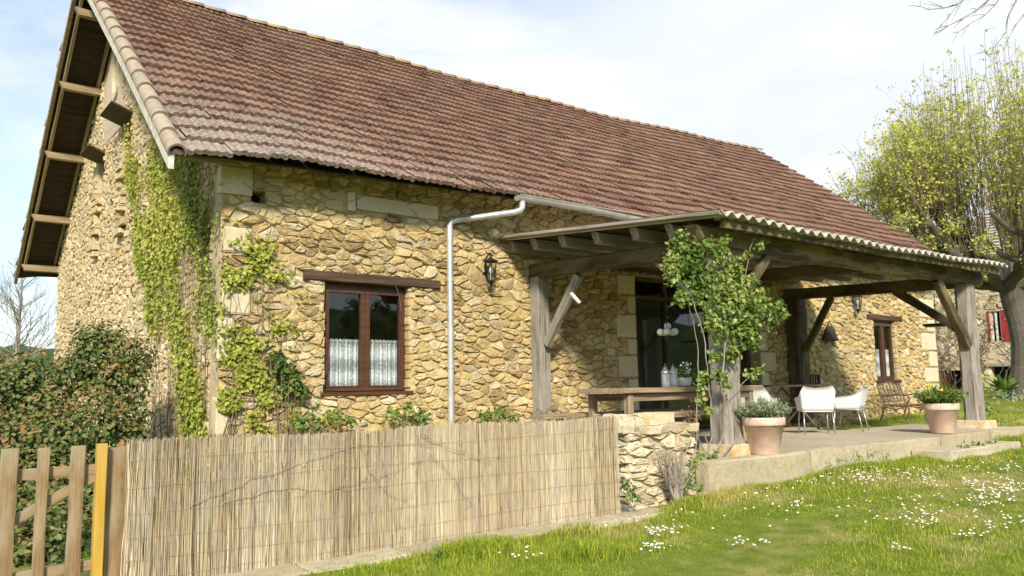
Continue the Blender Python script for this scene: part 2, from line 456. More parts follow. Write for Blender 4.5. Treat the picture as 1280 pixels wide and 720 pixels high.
# ------------------------------------------------------------------ mesh helpers
class MB:
    """collects vertices, faces, a random value per vertex and a material slot per face; build() links ONE mesh object"""

    def __init__(self):
        self.v, self.f, self.a, self.mi, self.b = [], [], [], [], []
        self.n = 0

    def add(self, verts, faces, rnd=None, mi=0, extra=0.0):
        rnd = random.random() if rnd is None else rnd
        o = self.n
        self.v.extend([tuple(p) for p in verts])
        self.f.extend([tuple(i + o for i in f) for f in faces])
        self.mi.extend([mi] * len(faces))
        self.a.extend([rnd] * len(verts))
        self.b.extend([extra] * len(verts))
        self.n += len(verts)

    def box(self, c, s, rot=None, rnd=None, mi=0, jit=0.0):
        hx, hy, hz = s[0] / 2, s[1] / 2, s[2] / 2
        P = []
        for x in (-1, 1):
            for y in (-1, 1):
                for z in (-1, 1):
                    p = Vector((x * hx + random.uniform(-jit, jit), y * hy + random.uniform(-jit, jit), z * hz + random.uniform(-jit, jit)))
                    if rot is not None:
                        p = rot @ p
                    P.append(p + Vector(c))
        self.add(P, [(0, 1, 3, 2), (4, 6, 7, 5), (0, 4, 5, 1), (2, 3, 7, 6), (0, 2, 6, 4), (1, 5, 7, 3)], rnd, mi)

    def tube(self, pts, rad, n=6, rnd=None, mi=0, cap=True):
        pts = [Vector(p) for p in pts]
        if isinstance(rad, (int, float)):
            rad = [rad] * len(pts)
        V, F = [], []
        prev = None
        for i, p in enumerate(pts):
            d = (pts[min(i + 1, len(pts) - 1)] - pts[max(i - 1, 0)])
            if d.length < 1e-9:
                d = Vector((0, 0, 1))
            d.normalize()
            if prev is None:
                a = d.cross(Vector((0, 0, 1)))
                if a.length < 1e-3:
                    a = d.cross(Vector((1, 0, 0)))
                a.normalize()
            else:
                a = (prev - d * prev.dot(d))
                if a.length < 1e-6:
                    a = d.orthogonal()
                a.normalize()
            prev = a
            bb = d.cross(a)
            for k in range(n):
                t = 2 * math.pi * k / n
                V.append(p + (a * math.cos(t) + bb * math.sin(t)) * rad[i])
        for i in range(len(pts) - 1):
            for k in range(n):
                k2 = (k + 1) % n
                F.append((i * n + k, i * n + k2, (i + 1) * n + k2, (i + 1) * n + k))
        if cap:
            F.append(tuple(reversed(range(n))))
            F.append(tuple((len(pts) - 1) * n + k for k in range(n)))
        self.add(V, F, rnd, mi)

    def lathe(self, prof, n=20, c=(0, 0, 0), rnd=None, mi=0, ph=0.0, axis_mat=None):
        V, F = [], []
        for r_, z in prof:
            for k in range(n):
                t = 2 * math.pi * k / n + ph
                p = Vector((r_ * math.cos(t), r_ * math.sin(t), z))
                if axis_mat is not None:
                    p = axis_mat @ p
                V.append(p + Vector(c))
        for i in range(len(prof) - 1):
            for k in range(n):
                k2 = (k + 1) % n
                F.append((i * n + k, i * n + k2, (i + 1) * n + k2, (i + 1) * n + k))
        self.add(V, F, rnd, mi)

    def quad(self, a, b, c, d, rnd=None, mi=0):
        self.add([a, b, c, d], [(0, 1, 2, 3)], rnd, mi)

    def build(self, name, mats, parent=None, smooth=False, lichen=False):
        me = bpy.data.meshes.new(name)
        me.from_pydata(self.v, [], self.f)
        fin(me, mats, np.array(self.a, np.float32), np.array(self.mi, np.int32), smooth)
        if lichen:
            at_ = me.attributes.new('lichen', 'FLOAT', 'POINT')
            at_.data.foreach_set('value', np.array(self.b, np.float32))
        return link(name, me, parent)


def fin(me, mats, rnd=None, mi=None, smooth=False):
    if not isinstance(mats, (list, tuple)):
        mats = [mats]
    for q in mats:
        me.materials.append(M[q] if isinstance(q, str) else q)
    if rnd is not None:
        at_ = me.attributes.new('rnd', 'FLOAT', 'POINT')
        at_.data.foreach_set('value', rnd)
    if mi is not None and len(mats) > 1:
        me.polygons.foreach_set('material_index', mi)
    me.polygons.foreach_set('use_smooth', np.full(len(me.polygons), smooth))
    me.update()


def link(name, me, parent=None):
    o = bpy.data.objects.new(name, me)
    col.objects.link(o)
    if parent is not None:
        set_parent(o, parent)
    return o


def world_of(o):
    m = o.matrix_basis.copy()
    if o.parent is not None:
        m = world_of(o.parent) @ o.matrix_parent_inverse @ m
    return m


def set_parent(o, parent):
    """parent without moving: the mesh keeps the world place it was built in"""
    o.parent = parent
    o.matrix_parent_inverse = world_of(parent).inverted()


def mesh_np(name, V, F, mats, parent=None, rnd=None, smooth=False, extra=None):
    """V (n,3), F (m,k) numpy arrays of equal-sided faces"""
    me = bpy.data.meshes.new(name)
    n, (m_, k) = len(V), F.shape
    me.vertices.add(n)
    me.vertices.foreach_set('co', np.ascontiguousarray(V, np.float32).ravel())
    me.loops.add(m_ * k)
    me.loops.foreach_set('vertex_index', np.ascontiguousarray(F, np.int32).ravel())
    me.polygons.add(m_)
    me.polygons.foreach_set('loop_start', np.arange(0, m_ * k, k, dtype=np.int32))
    me.update(calc_edges=True)
    fin(me, mats, None if rnd is None else rnd.astype(np.float32), None, smooth)
    if extra is not None:
        at_ = me.attributes.new('lichen', 'FLOAT', 'POINT')
        at_.data.foreach_set('value', extra.astype(np.float32))
    me.validate()
    return link(name, me, parent)


def tag(o, label=None, cat=None, group=None, kind=None):
    if label: o['label'] = label
    if cat: o['category'] = cat
    if group: o['group'] = group
    if kind: o['kind'] = kind
    return o


def thing(name, label, cat, loc=(0, 0, 0), rotz=0, group=None):
    o = bpy.data.objects.new(name, None)
    o.empty_display_size = .2
    col.objects.link(o)
    o.location = loc
    o.rotation_euler = (0, 0, rotz)
    o.matrix_basis = Matrix.Translation(Vector(loc)) @ Matrix.Rotation(rotz, 4, 'Z')
    return tag(o, label, cat, group)


def dup(root, loc, rotz=0, label=None, group=None, scale=1.0):
    r_ = root.copy(); col.objects.link(r_)
    r_.location = loc; r_.rotation_euler = (0, 0, rotz); r_.scale = (scale,) * 3
    if label: r_['label'] = label
    if group: r_['group'] = group
    for ch in list(root.children):
        c = ch.copy(); col.objects.link(c); c.parent = r_
        for g in list(ch.children):
            d = g.copy(); col.objects.link(d); d.parent = c
    return r_


def beam(name, p0, p1, w, h, mat, parent, seg=8, jit=.006, cut=0.0, up=(0, 0, 1), cham=.12, taper=1.0):
    """old squared timber from p0 to p1, its mesh lying along local X so the grain follows it"""
    p0, p1 = Vector(p0), Vector(p1)
    L = (p1 - p0).length
    x = (p1 - p0).normalized()
    z = Vector(up)
    z = (z - x * z.dot(x)).normalized()
    y = z.cross(x)
    c = cham * min(w, h)
    sec = [(-w / 2 + c, -h / 2), (w / 2 - c, -h / 2), (w / 2, -h / 2 + c), (w / 2, h / 2 - c), (w / 2 - c, h / 2), (-w / 2 + c, h / 2), (-w / 2, h / 2 - c), (-w / 2, -h / 2 + c)]
    V, F = [], []
    bow = random.uniform(-1, 1) * jit * 2
    for i in range(seg + 1):
        t = i / seg
        k = 1 + (taper - 1) * t
        for (a, b_) in sec:
            xo = 0
            if cut and i == 0:
                xo = cut * (0.5 - b_ / h)
            V.append((t * L + xo, a * k + random.uniform(-jit, jit) + bow * math.sin(math.pi * t), b_ * k + random.uniform(-jit, jit)))
    for i in range(seg):
        for k in range(8):
            k2 = (k + 1) % 8
            F.append((i * 8 + k, (i + 1) * 8 + k, (i + 1) * 8 + k2, i * 8 + k2))
    F.append(tuple(range(8)))
    F.append(tuple(seg * 8 + k for k in reversed(range(8))))
    me = bpy.data.meshes.new(name)
    me.from_pydata(V, [], F)
    fin(me, mat, np.full(len(V), random.random(), np.float32))
    o = bpy.data.objects.new(name, me)
    col.objects.link(o)
    o.matrix_basis = Matrix(((x.x, y.x, z.x, p0.x), (x.y, y.y, z.y, p0.y), (x.z, y.z, z.z, p0.z), (0, 0, 0, 1)))
    if parent is not None:
        set_parent(o, parent)
    return o


def rough_block(mb, c, s, seg=3, jit=.006, rnd=None, mi=0, rot=None):
    """dressed stone with chipped, rounded edges"""
    V, F, idx = [], [], {}
    n = seg

    def vid(i, j, k):
        if (i, j, k) in idx: return idx[(i, j, k)]
        p = []
        e = sum(1 for q in (i, j, k) if q in (0, n))
        for q, d in zip((i, j, k), s):
            t = q / n
            if 0 < q < n:
                t = .06 + .88 * (q - 1) / max(n - 2, 1) if n > 2 else .5
            x = (t - .5) * d
            if e >= 2 and q in (0, n):
                x *= 1 - min(.012 / d, .1)
            p.append(x + random.uniform(-jit, jit))
        p = Vector(p)
        if rot is not None: p = rot @ p
        idx[(i, j, k)] = len(V)
        V.append(p + Vector(c))
        return idx[(i, j, k)]
    for a in range(n):
        for b_ in range(n):
            for s_, fl in ((0, 0), (n, 1)):
                for ax in range(3):
                    def q(u, v):
                        if ax == 0: return vid(s_, u, v)
                        if ax == 1: return vid(v, s_, u)
                        return vid(u, v, s_)
                    f = [q(a, b_), q(a + 1, b_), q(a + 1, b_ + 1), q(a, b_ + 1)]
                    F.append(tuple(f if fl else reversed(f)))
    mb.add(V, F, rnd, mi)


def clip_poly(P, nx, ny, d):
    """keep the side nx*x + ny*y <= d"""
    out = []
    m_ = len(P)
    for i in range(m_):
        a, b_ = P[i], P[(i + 1) % m_]
        da = nx * a[0] + ny * a[1] - d
        db = nx * b_[0] + ny * b_[1] - d
        if da <= 0: out.append(a)
        if (da < 0 < db) or (db < 0 < da):
            t = da / (da - db)
            out.append((a[0] + (b_[0] - a[0]) * t, a[1] + (b_[1] - a[1]) * t))
    return out


def rubble(mb, O, u, v, n, u0, u1, v0, v1, cw, ch, holes=(), planes=(), depth=.04, gap=.012, seed=1, drop=.2, mi=0, squash=None):
    """irregular rubble stones over a wall face: every stone its own chamfered polygon"""
    rs = np.random.default_rng(seed)
    O, u, v, n = map(np.array, (O, u, v, n))
    S = []
    nj = int((v1 - v0) / ch) + 3
    ni = int((u1 - u0) / cw) + 3
    for j in range(-1, nj):
        for i in range(-1, ni):
            if rs.random() < drop: continue
            S.append((i + .5 * (j % 2) + rs.uniform(-.42, .42), j + rs.uniform(-.42, .42)))
    S = np.array(S)
    for s in S:
        wu, wv = u0 + s[0] * cw, v0 + s[1] * ch
        if not (u0 - cw < wu < u1 + cw and v0 - ch < wv < v1 + ch): continue
        if any(a * wu + b_ * wv > d + .5 * ch for a, b_, d in planes): continue
        if any(h[0] + .04 < wu < h[1] - .04 and h[2] + .04 < wv < h[3] - .04 for h in holes): continue
        D = S - s
        q = np.einsum('ij,ij->i', D, D)
        near = np.argsort(q)[1:19]
        P = [(-1.9, -1.5), (1.9, -1.5), (1.9, 1.5), (-1.9, 1.5)]
        for k in near:
            d = D[k]
            P = clip_poly(P, d[0], d[1], q[k] / 2)
            if len(P) < 3: break
        if len(P) < 3: continue
        P = [(u0 + (s[0] + a) * cw, v0 + (s[1] + b_) * ch) for a, b_ in P]
        for nx, ny, d in ((1, 0, u1), (-1, 0, -u0), (0, 1, v1), (0, -1, -v0)) + tuple(planes):
            P = clip_poly(P, nx, ny, d)
        for h in holes:
            outs = [(h[0] - wu, (1, 0, h[0])), (wu - h[1], (-1, 0, -h[1])), (h[2] - wv, (0, 1, h[2])), (wv - h[3], (0, -1, -h[3]))]
            best = max(outs, key=lambda t: t[0])
            if max(p[0] for p in P or [(0, 0)]) > h[0] and min(p[0] for p in P or [(9e9, 0)]) < h[1] and max(p[1] for p in P or [(0, -9e9)]) > h[2] and min(p[1] for p in P or [(0, 9e9)]) < h[3]:
                P = clip_poly(P, *best[1])
        if len(P) < 3: continue
        A = np.array(P)
        x, y = A[:, 0], A[:, 1]
        area = .5 * abs(np.dot(x, np.roll(y, -1)) - np.dot(y, np.roll(x, -1)))
        if area < .0009: continue
        if rs.random() < .05 and area < .012: continue
        # corner cutting, then roughen the outline
        B = np.roll(A, -1, 0)
        A = np.stack([A * .8 + B * .2, A * .2 + B * .8], 1).reshape(-1, 2)
        L = np.linalg.norm(np.roll(A, -1, 0) - A, axis=1)
        A = A[L > .008]
        if len(A) < 4: continue
        c = A.mean(0)
        size = math.sqrt(area)
        A = c + (A - c) * max(.5, 1 - gap / size * 1.6) + rs.normal(0, size * .035, A.shape)
        m_ = len(A)
        h = depth * rs.uniform(.45, 1.25)
        tilt = rs.normal(0, .14, 2)
        V, F = [], []
        for sc, hh in ((1.0, -.01), (.97, .50), (.86, .90), (.45, 1.0)):
            for p in A:
                w_ = c + (p - c) * sc
                z = h * hh if hh > 0 else hh
                if hh > .5: z += (w_ - c) @ tilt + rs.normal(0, h * .15)
                V.append(O + u * w_[0] + v * w_[1] + n * max(z, -.01))
        V.append(O + u * c[0] + v * c[1] + n * (h * 1.02))
        for k in range(3):
            for i in range(m_):
                i2 = (i + 1) % m_
                F.append((k * m_ + i, k * m_ + i2, (k + 1) * m_ + i2, (k + 1) * m_ + i))
        for i in range(m_):
            F.append((3 * m_ + i, 3 * m_ + (i + 1) % m_, 4 * m_))
        mb.add(V, F, rs.random(), mi)


# leaf templates (in local x across, y along, z up)
LEAF = (np.array([(0, 0, 0), (.32, .35, .06), (.24, .75, .04), (0, 1, -.05), (-.24, .75, .04), (-.32, .35, .06)], float), np.array([(0, 1, 2, 3), (0, 3, 4, 5)]))
LOBED = (np.array([(0, 0, 0), (.5, .25, .05), (.30, .55, .03), (0, 1, -.06), (-.30, .55, .03), (-.5, .25, .05)], float), np.array([(0, 1, 2, 3), (0, 3, 4, 5)]))
NARROW = (np.array([(0, 0, 0), (.10, .4, .03), (.07, .75, .0), (0, 1, -.05), (-.07, .75, .0), (-.10, .4, .03)], float), np.array([(0, 1, 2, 3), (0, 3, 4, 5)]))


def leaves(name, P, N, size, mat, parent=None, tmpl=LEAF, spread=.7, rnd=None, droop=0.0, seed=3, along=None):
    """one leaf polygon pair at each point of P, facing roughly N"""
    rs = np.random.default_rng(seed)
    n = len(P)
    N = np.broadcast_to(np.asarray(N, float), (n, 3)) + rs.normal(0, spread, (n, 3))
    N /= np.linalg.norm(N, axis=1, keepdims=True) + 1e-9
    Y = rs.normal(0, 1, (n, 3)) + np.array([0, 0, -droop])
    if along is not None: Y = along + rs.normal(0, .35, (n, 3))
    Y -= N * np.sum(Y * N, 1, keepdims=True)
    Y /= np.linalg.norm(Y, axis=1, keepdims=True) + 1e-9
    X = np.cross(Y, N)
    T, F = tmpl
    s = (size * rs.uniform(.6, 1.25, n))[:, None, None]
    V = P[:, None, :] + s * (T[None, :, 0:1] * X[:, None, :] + T[None, :, 1:2] * Y[:, None, :] + T[None, :, 2:3] * N[:, None, :])
    k = len(T)
    FF = (F[None] + (np.arange(n) * k)[:, None, None]).reshape(-1, F.shape[1])
    if rnd is None: rnd = rs.random(n)
    return mesh_np(name, V.reshape(-1, 3), FF, mat, parent, np.repeat(np.clip(rnd, 0, 1), k))


def val_noise(P, scale, seed=0):
    """cheap smooth noise in -1..1 from a few random sines"""
    rs = np.random.default_rng(seed)
    out = np.zeros(len(P))
    for k in range(6):
        d = rs.normal(0, 1, 3); d /= np.linalg.norm(d)
        out += np.sin(P @ d * scale * rs.uniform(.7, 2.2) + rs.uniform(0, 6.28))
    return out / 2.6


# ------------------------------------------------------------------ ground
def lawn_z(x, y):
    x = np.asarray(x, float); y = np.asarray(y, float)
    z0 = np.interp(x, [-6, 2.3, 3.6, 8, 11.5, 20, 40], [-.40, -.37, -.30, -.22, -.14, -.05, .15])
    z = z0 - .042 * np.clip(-4.2 - y, 0, 8)
    P = np.stack([x, y, np.zeros_like(x)], -1).reshape(-1, 3)
    return z + (.022 * val_noise(P, 1.4, 5)).reshape(x.shape)


xs = np.concatenate([[-900, -300, -100, -40, -20], np.arange(-10, 32, .35), [40, 60, 100, 300, 900]])
ys = np.concatenate([[-900, -300, -100, -50, -25], np.arange(-13, 6, .35), [10, 20, 50, 100, 300, 900]])
GX, GY = np.meshgrid(xs, ys, indexing='ij')
GZ = lawn_z(GX, GY)
V = np.stack([GX, GY, GZ], -1).reshape(-1, 3)
ni, nj = len(xs), len(ys)
I, J = np.meshgrid(np.arange(ni - 1), np.arange(nj - 1), indexing='ij')
F = np.stack([I * nj + J, (I + 1) * nj + J, (I + 1) * nj + J + 1, I * nj + J + 1], -1).reshape(-1, 4)
ground = mesh_np('ground', V, F, 'lawn', smooth=True)
tag(ground, kind='structure')

# low wooded hills all round
th = np.linspace(0, 2 * math.pi, 241)
rings = [(95, -1, 0), (105, 3.0, 1.0), (125, 6.0, 1.8), (160, 9, 2.0), (260, 8, 0)]
V, F = [], []
for k, (rr, hh, am) in enumerate(rings):
    for t in th[:-1]:
        q = np.array([[math.cos(t) * rr, math.sin(t) * rr, 0]])
        f_ = 1.0 + .9 * max(0, -math.sin(t))
        V.append((q[0, 0], q[0, 1], hh * f_ + am * val_noise(q, .12, 9 + k)[0] + am * .6 * random.uniform(-1, 1)))
nn = 240
for k in range(len(rings) - 1):
    for i in range(nn):
        i2 = (i + 1) % nn
        F.append((k * nn + i, k * nn + i2, (k + 1) * nn + i2, (k + 1) * nn + i))
hills = mesh_np('hills', np.array(V), np.array(F), 'hill', rnd=rng.random(len(V)))
tag(hills, kind='structure')

# ------------------------------------------------------------------ the house
HW = 10.55           # gable width
HL = 17.66           # facade length
OV = .60             # eave overhang
GO = .74             # gable overhang
XR = 18.33           # right verge
ZE, ZR = 3.50, 7.93
XL = -GO
RUN = HW / 2 + OV
house = thing('stone_house', 'long golden rubble stone farmhouse with a steep red tiled roof and ivy on its gable', 'house', (HL / 2, HW / 2, -.3))

TW, TH = .215, .335
NX = int(round((XR - XL) / TW)); TW = (XR - XL) / NX
SL = math.hypot(RUN, ZR - ZE)
NR = int(round(SL / TH)); TH = SL / NR


def roof_pt(x, t):
    """t = 0 at the eave, 1 at the ridge; an old roof that sags and droops at its gable corner"""
    y = -OV + RUN * t
    z = ZE + (ZR - ZE) * t
    dl = np.clip(1 - (x - XL) / 1.7, 0, 1)
    z = z - .17 * dl ** 1.6 * np.clip(1 - t, 0, 1) ** 1.5
    u = (x - XL) / (XR - XL)
    z = z - .15 * np.sin(math.pi * np.clip(u, 0, 1)) * t + .16 * np.clip(u - .45, 0, 1) * t
    z = z + .018 * np.sin(x * 1.3 + 2) + .014 * np.sin(x * .55 + t * 5)
    return y, z


dropr = np.array([0.0, -.022])
nu = 11
uu = np.linspace(0, 1, nu)
prof = .005 * np.sin(2 * math.pi * (uu - .1)) + .010 * np.sin(4 * math.pi * uu)
ti, tj = np.meshgrid(np.arange(NX), np.arange(NR), indexing='ij')
ti, tj = ti.ravel(), tj.ravel()
nt_ = len(ti)
sl_n = np.array([0, -(ZR - ZE) / SL, RUN / SL])
rows = [(-.03, -.012), (-.03, .042), (.35, .024), (.75, .006), (1.04, -.006)]
VV = np.zeros((nt_, len(rows), nu, 3))
jx = rng.normal(0, .004, nt_); jl = rng.normal(0, .012, nt_); jt = rng.normal(0, .0035, nt_); jr = rng.normal(0, .003, nt_)
slip = np.where(rng.random(nt_) < .03, rng.uniform(.0, .07, nt_), 0)
jag = rng.normal(0, .010, NR)
for k, (tt, hh) in enumerate(rows):
    x = XL + (ti[:, None] + uu[None] * 1.03) * TW + jx[:, None]
    t = (tj[:, None] + tt) * TH / SL + (jl[:, None] * (1 if k < 3 else .3) - slip[:, None] + jag[tj][:, None] * .3) / SL
    y, z = roof_pt(x, t)
    h = hh + prof[None] * (1 if k != 0 else .6) + jt[:, None] + jr[:, None] * (uu[None] - .5) * 2
    if k == 0: h = hh + prof[None] + jt[:, None] + jr[:, None] * (uu[None] - .5) * 2
    VV[:, k, :, 0] = x
    VV[:, k, :, 1] = y + sl_n[1] * h
    VV[:, k, :, 2] = z + sl_n[2] * h
V = VV.reshape(-1, 3)
per = len(rows) * nu
f0 = []
for k in range(len(rows) - 1):
    for i in range(nu - 1):
        f0.append((k * nu + i, k * nu + i + 1, (k + 1) * nu + i + 1, (k + 1) * nu + i))
F = (np.array(f0)[None] + (np.arange(nt_) * per)[:, None, None]).reshape(-1, 4)
tr = rng.random(nt_)
tr = np.where(rng.random(nt_) < .04, tr * .15, tr)
lich = np.clip(1 - (ti * TW) / 7.5, 0, 1) * np.clip(1 - tj / (NR * .6), 0, 1) * 1.1 + .15 * np.clip(1 - tj / 5, 0, 1)
tiles = mesh_np('roof', V, F, 'tile', house, np.repeat(tr, per), extra=np.repeat(lich, per))

# rear slope: stepped tile courses above dark boards
mb = MB()
for j in range(NR):
    t0, t1 = j / NR, (j + 1.05) / NR
    xx = np.linspace(XL, XR, 40)
    y0, z0 = roof_pt(xx, np.full(40, t0)); y1, z1 = roof_pt(xx, np.full(40, t1))
    y0, y1 = HW - y0, HW - y1
    Vv = []
    jz = random.uniform(-.012, .012)
    for i in range(40):
        e = .02 if i == 0 else 0
        Vv += [(xx[i] - e * random.uniform(-1, 3), y0[i], z0[i] + .055 + jz), (xx[i] - e, y1[i], z1[i] + .02), (xx[i], y0[i], z0[i] + .0 + jz)]
    Ff = []
    for i in range(39):
        Ff += [(3 * i, 3 * i + 1, 3 * i + 4, 3 * i + 3), (3 * i, 3 * i + 3, 3 * i + 5, 3 * i + 2)]
    Ff.append((0, 2, 1))
    mb.add(Vv, Ff)
mb.build('roof_rear', 'tile', house, lichen=True)

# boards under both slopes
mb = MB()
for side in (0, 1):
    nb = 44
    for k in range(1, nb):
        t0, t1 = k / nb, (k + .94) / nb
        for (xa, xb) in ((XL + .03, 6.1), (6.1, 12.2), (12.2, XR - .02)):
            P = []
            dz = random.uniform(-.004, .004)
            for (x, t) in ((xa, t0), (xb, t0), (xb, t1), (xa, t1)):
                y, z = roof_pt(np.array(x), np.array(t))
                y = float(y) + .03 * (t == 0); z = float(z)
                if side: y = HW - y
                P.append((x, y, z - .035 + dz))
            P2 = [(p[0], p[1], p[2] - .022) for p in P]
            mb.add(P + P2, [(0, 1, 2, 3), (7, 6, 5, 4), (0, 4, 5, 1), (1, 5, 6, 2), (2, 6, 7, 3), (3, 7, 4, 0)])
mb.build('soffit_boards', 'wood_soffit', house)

# ridge tiles: half-round, mossy
mb = MB()
x = XL
while x < XR - .1:
    L = .40
    yc, zc = roof_pt(np.array(x), np.array(1.0)); _, z2 = roof_pt(np.array(x + L), np.array(1.0))
    V, F = [], []
    dz = random.uniform(-.005, .005); r0 = random.uniform(.088, .096)
    for k, (xx_, zz, rr) in enumerate(((x, float(zc) + dz, r0 - .012), (x + L * .5, float(zc + z2) / 2 + dz, r0), (x + L + .04, float(z2) + .006 + dz, r0 + .008), (x + L + .04, float(z2) + dz, r0 - .004))):
        for i in range(9):
            a = math.pi * i / 8
            V.append((xx_, HW / 2 + rr * 1.25 * math.cos(a), zz - .035 + rr * math.sin(a)))
    for k in range(3):
        for i in range(8):
            F.append((k * 9 + i, k * 9 + i + 1, (k + 1) * 9 + i + 1, (k + 1) * 9 + i))
    mb.add(V, F)
    x += L
mb.build('ridge_tiles', 'ridge', house, smooth=True)

# verge: half-round tiles down the gable edge of the front slope, a lime-washed board below
mb = MB()
nvt = 17
for j in range(nvt):
    t0, t1 = j / nvt - .004, (j + 1.12) / nvt
    V, F = [], []
    for k, (t, rr, up) in enumerate(((t0, .085, .020), (t0, .100, .032), ((t0 + t1) / 2, .094, .022), (min(t1, 1.0), .085, .008))):
        y, z = roof_pt(np.array(XL), np.array(max(t, -.01)))
        for i in range(11):
            a = math.pi * (-.12 + 1.22 * i / 10)
            d = rr * math.sin(a)
            V.append((XL + .045 - rr * math.cos(a), float(y) + sl_n[1] * (d + up), float(z) + sl_n[2] * (d + up)))
    for k in range(3):
        for i in range(10):
            F.append((k * 11 + i, k * 11 + i + 1, (k + 1) * 11 + i + 1, (k + 1) * 11 + i))
    mb.add(V, F)
mb.build('verge_tiles', 'verge', house, smooth=False)
for side in (0, 1):
    mb = MB()
    for k in range(18):
        t0, t1 = k / 18, (k + 1) / 18
        P = []
        for t in (t0, t1):
            y, z = roof_pt(np.array(XL), np.array(t))
            y = HW - float(y) if side else float(y)
            z = float(z)
            hh = (.17 if side == 0 else .11) + random.uniform(-.008, .008)
            P += [(XL - .03, y, z + .02), (XL + .03, y, z + .02), (XL + .03, y, z - hh), (XL - .03, y, z - hh)]
        mb.add(P, [(0, 1, 5, 4), (1, 2, 6, 5), (2, 3, 7, 6), (3, 0, 4, 7)] + ([(0, 3, 2, 1)] if k == 0 else []), rnd=.5)
    mb.build('bargeboard', 'lime' if side == 0 else 'wood_pale', house)
# light rafters along the gable: one behind the board, one against the wall
for side in (0, 1):
    for xo in (XL + .10, -.075):
        P = []
        for t in (.075, 1.0):
            y, z = roof_pt(np.array(xo), np.array(t))
            y = HW - float(y) if side else float(y)
            P.append((xo, y, float(z) - .11))
        beam('rafter', P[0], P[1], .05, .11, 'wood_pale' if side else 'wood_grey', house, seg=14)
for side in (0, 1):
    for t in (.09, .28, .50, .72, .93):
        y, z = roof_pt(np.array(XL), np.array(t))
        y = HW - float(y) if side else float(y)
        beam('purlin', (XL + .02, y, float(z) - .24), (.15, y, float(z) - .24), .11, .14, 'wood_pale', house, seg=3, cut=.07)

# ---- facade wall with its openings
WIN = (1.285, 2.545, .735, 2.165)
DOOR = (6.93, 10.36, -.25, 2.66)
WIN2 = (14.68, 15.66, .76, 2.15)
HOLE = (.35, .53, 3.06, 3.21)
SLOT = (.40, .48, 1.26, 1.47)
fholes = [WIN, DOOR, WIN2, HOLE, SLOT]
FB, FT = -.7, 3.62


def faced_wall(mb, O, u, v, n, us, vs_, holes, top=None, mi=0):
    O, u, v = map(np.array, (O, u, v))
    us = sorted(set(us)); vs_ = sorted(set(vs_))
    for a, b_ in zip(us, us[1:]):
        for c, d in zip(vs_, vs_[1:]):
            mu, mv = (a + b_) / 2, (c + d) / 2
            if any(h[0] - 1e-6 < mu < h[1] + 1e-6 and h[2] - 1e-6 < mv < h[3] + 1e-6 for h in holes): continue
            mb.quad(O + u * a + v * c, O + u * b_ + v * c, O + u * b_ + v * d, O + u * a + v * d, mi=mi)
        if top:
            d = vs_[-1]
            mb.quad(O + u * a + v * d, O + u * b_ + v * d, O + u * b_ + v * top(b_), O + u * a + v * top(a), mi=mi)


def reveals(mb, O, u, v, n, h, depth, mi=0):
    O, u, v, n = map(np.array, (O, u, v, n))
    c = [O + u * h[0] + v * h[2], O + u * h[1] + v * h[2], O + u * h[1] + v * h[3], O + u * h[0] + v * h[3]]
    for i in range(4):
        a, b_ = c[i], c[(i + 1) % 4]
        mb.quad(a, b_, b_ - n * depth, a - n * depth, mi=mi)


mb = MB()
fu, fv, fn = (1, 0, 0), (0, 0, 1), (0, -1, 0)
us = [0, HL] + [h[0] for h in fholes] + [h[1] for h in fholes]
vv_ = [FB, FT] + [h[2] for h in fholes] + [h[3] for h in fholes]
faced_wall(mb, (0, 0, 0), fu, fv, fn, us, vv_, fholes, mi=1)
for h in fholes: reveals(mb, (0, 0, 0), fu, fv, fn, h, .32 if h not in (HOLE, SLOT) else .2, mi=1)
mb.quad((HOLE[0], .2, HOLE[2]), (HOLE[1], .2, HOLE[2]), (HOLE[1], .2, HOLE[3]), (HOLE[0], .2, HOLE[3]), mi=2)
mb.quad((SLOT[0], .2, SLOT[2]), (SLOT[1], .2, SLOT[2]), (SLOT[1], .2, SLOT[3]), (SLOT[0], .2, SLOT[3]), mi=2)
# dressed blocks: the rubble is cut away round them
QB = [(-.03, .36, 3.12, 3.46), (.015, .36, 2.43, 2.74), (.02, .36, 1.70, 2.02), (-.02, .16, 1.15, 1.66),
      (-.02, .15, .3, .76),
      (1.74, 3.00, 3.13, 3.34), (1.60, 1.73, 3.10, 3.36),
      (6.50, 6.93, 2.30, 2.63), (6.72, 6.93, 1.98, 2.28), (6.46, 6.93, 1.58, 1.96), (6.70, 6.93, 1.30, 1.56), (6.48, 6.93, .92, 1.28), (6.70, 6.93, .60, .90), (6.50, 6.93, .26, .58), (6.66, 6.93, -.1, .24),
      (10.36, 10.62, 2.2, 2.64), (10.36, 10.86, 1.8, 2.18), (10.36, 10.60, 1.4, 1.78), (10.36, 10.86, 1.0, 1.38), (10.36, 10.6, .6, .98), (10.36, 10.84, .22, .58), (10.36, 10.6, -.15, .2),
      (17.3, 17.69, 2.8, 3.2), (16.95, 17.69, 2.3, 2.76), (17.3, 17.69, 1.95, 2.26), (16.95, 17.69, 1.5, 1.92), (17.3, 17.69, 1.1, 1.46), (16.98, 17.69, .72, 1.07), (17.3, 17.69, .3, .69), (16.95, 17.69, -.15, .27)]
LINT = (1.02, 3.01, 2.168, 2.285)
LINT2 = (14.46, 16.0, 2.155, 2.27)
cut = fholes + QB + [LINT, LINT2]
rubble(mb, (0, 0, 0), fu, fv, fn, 0.0, HL, FB, FT, .158, .084, holes=cut, depth=.040, gap=.0075, seed=11, drop=.34)
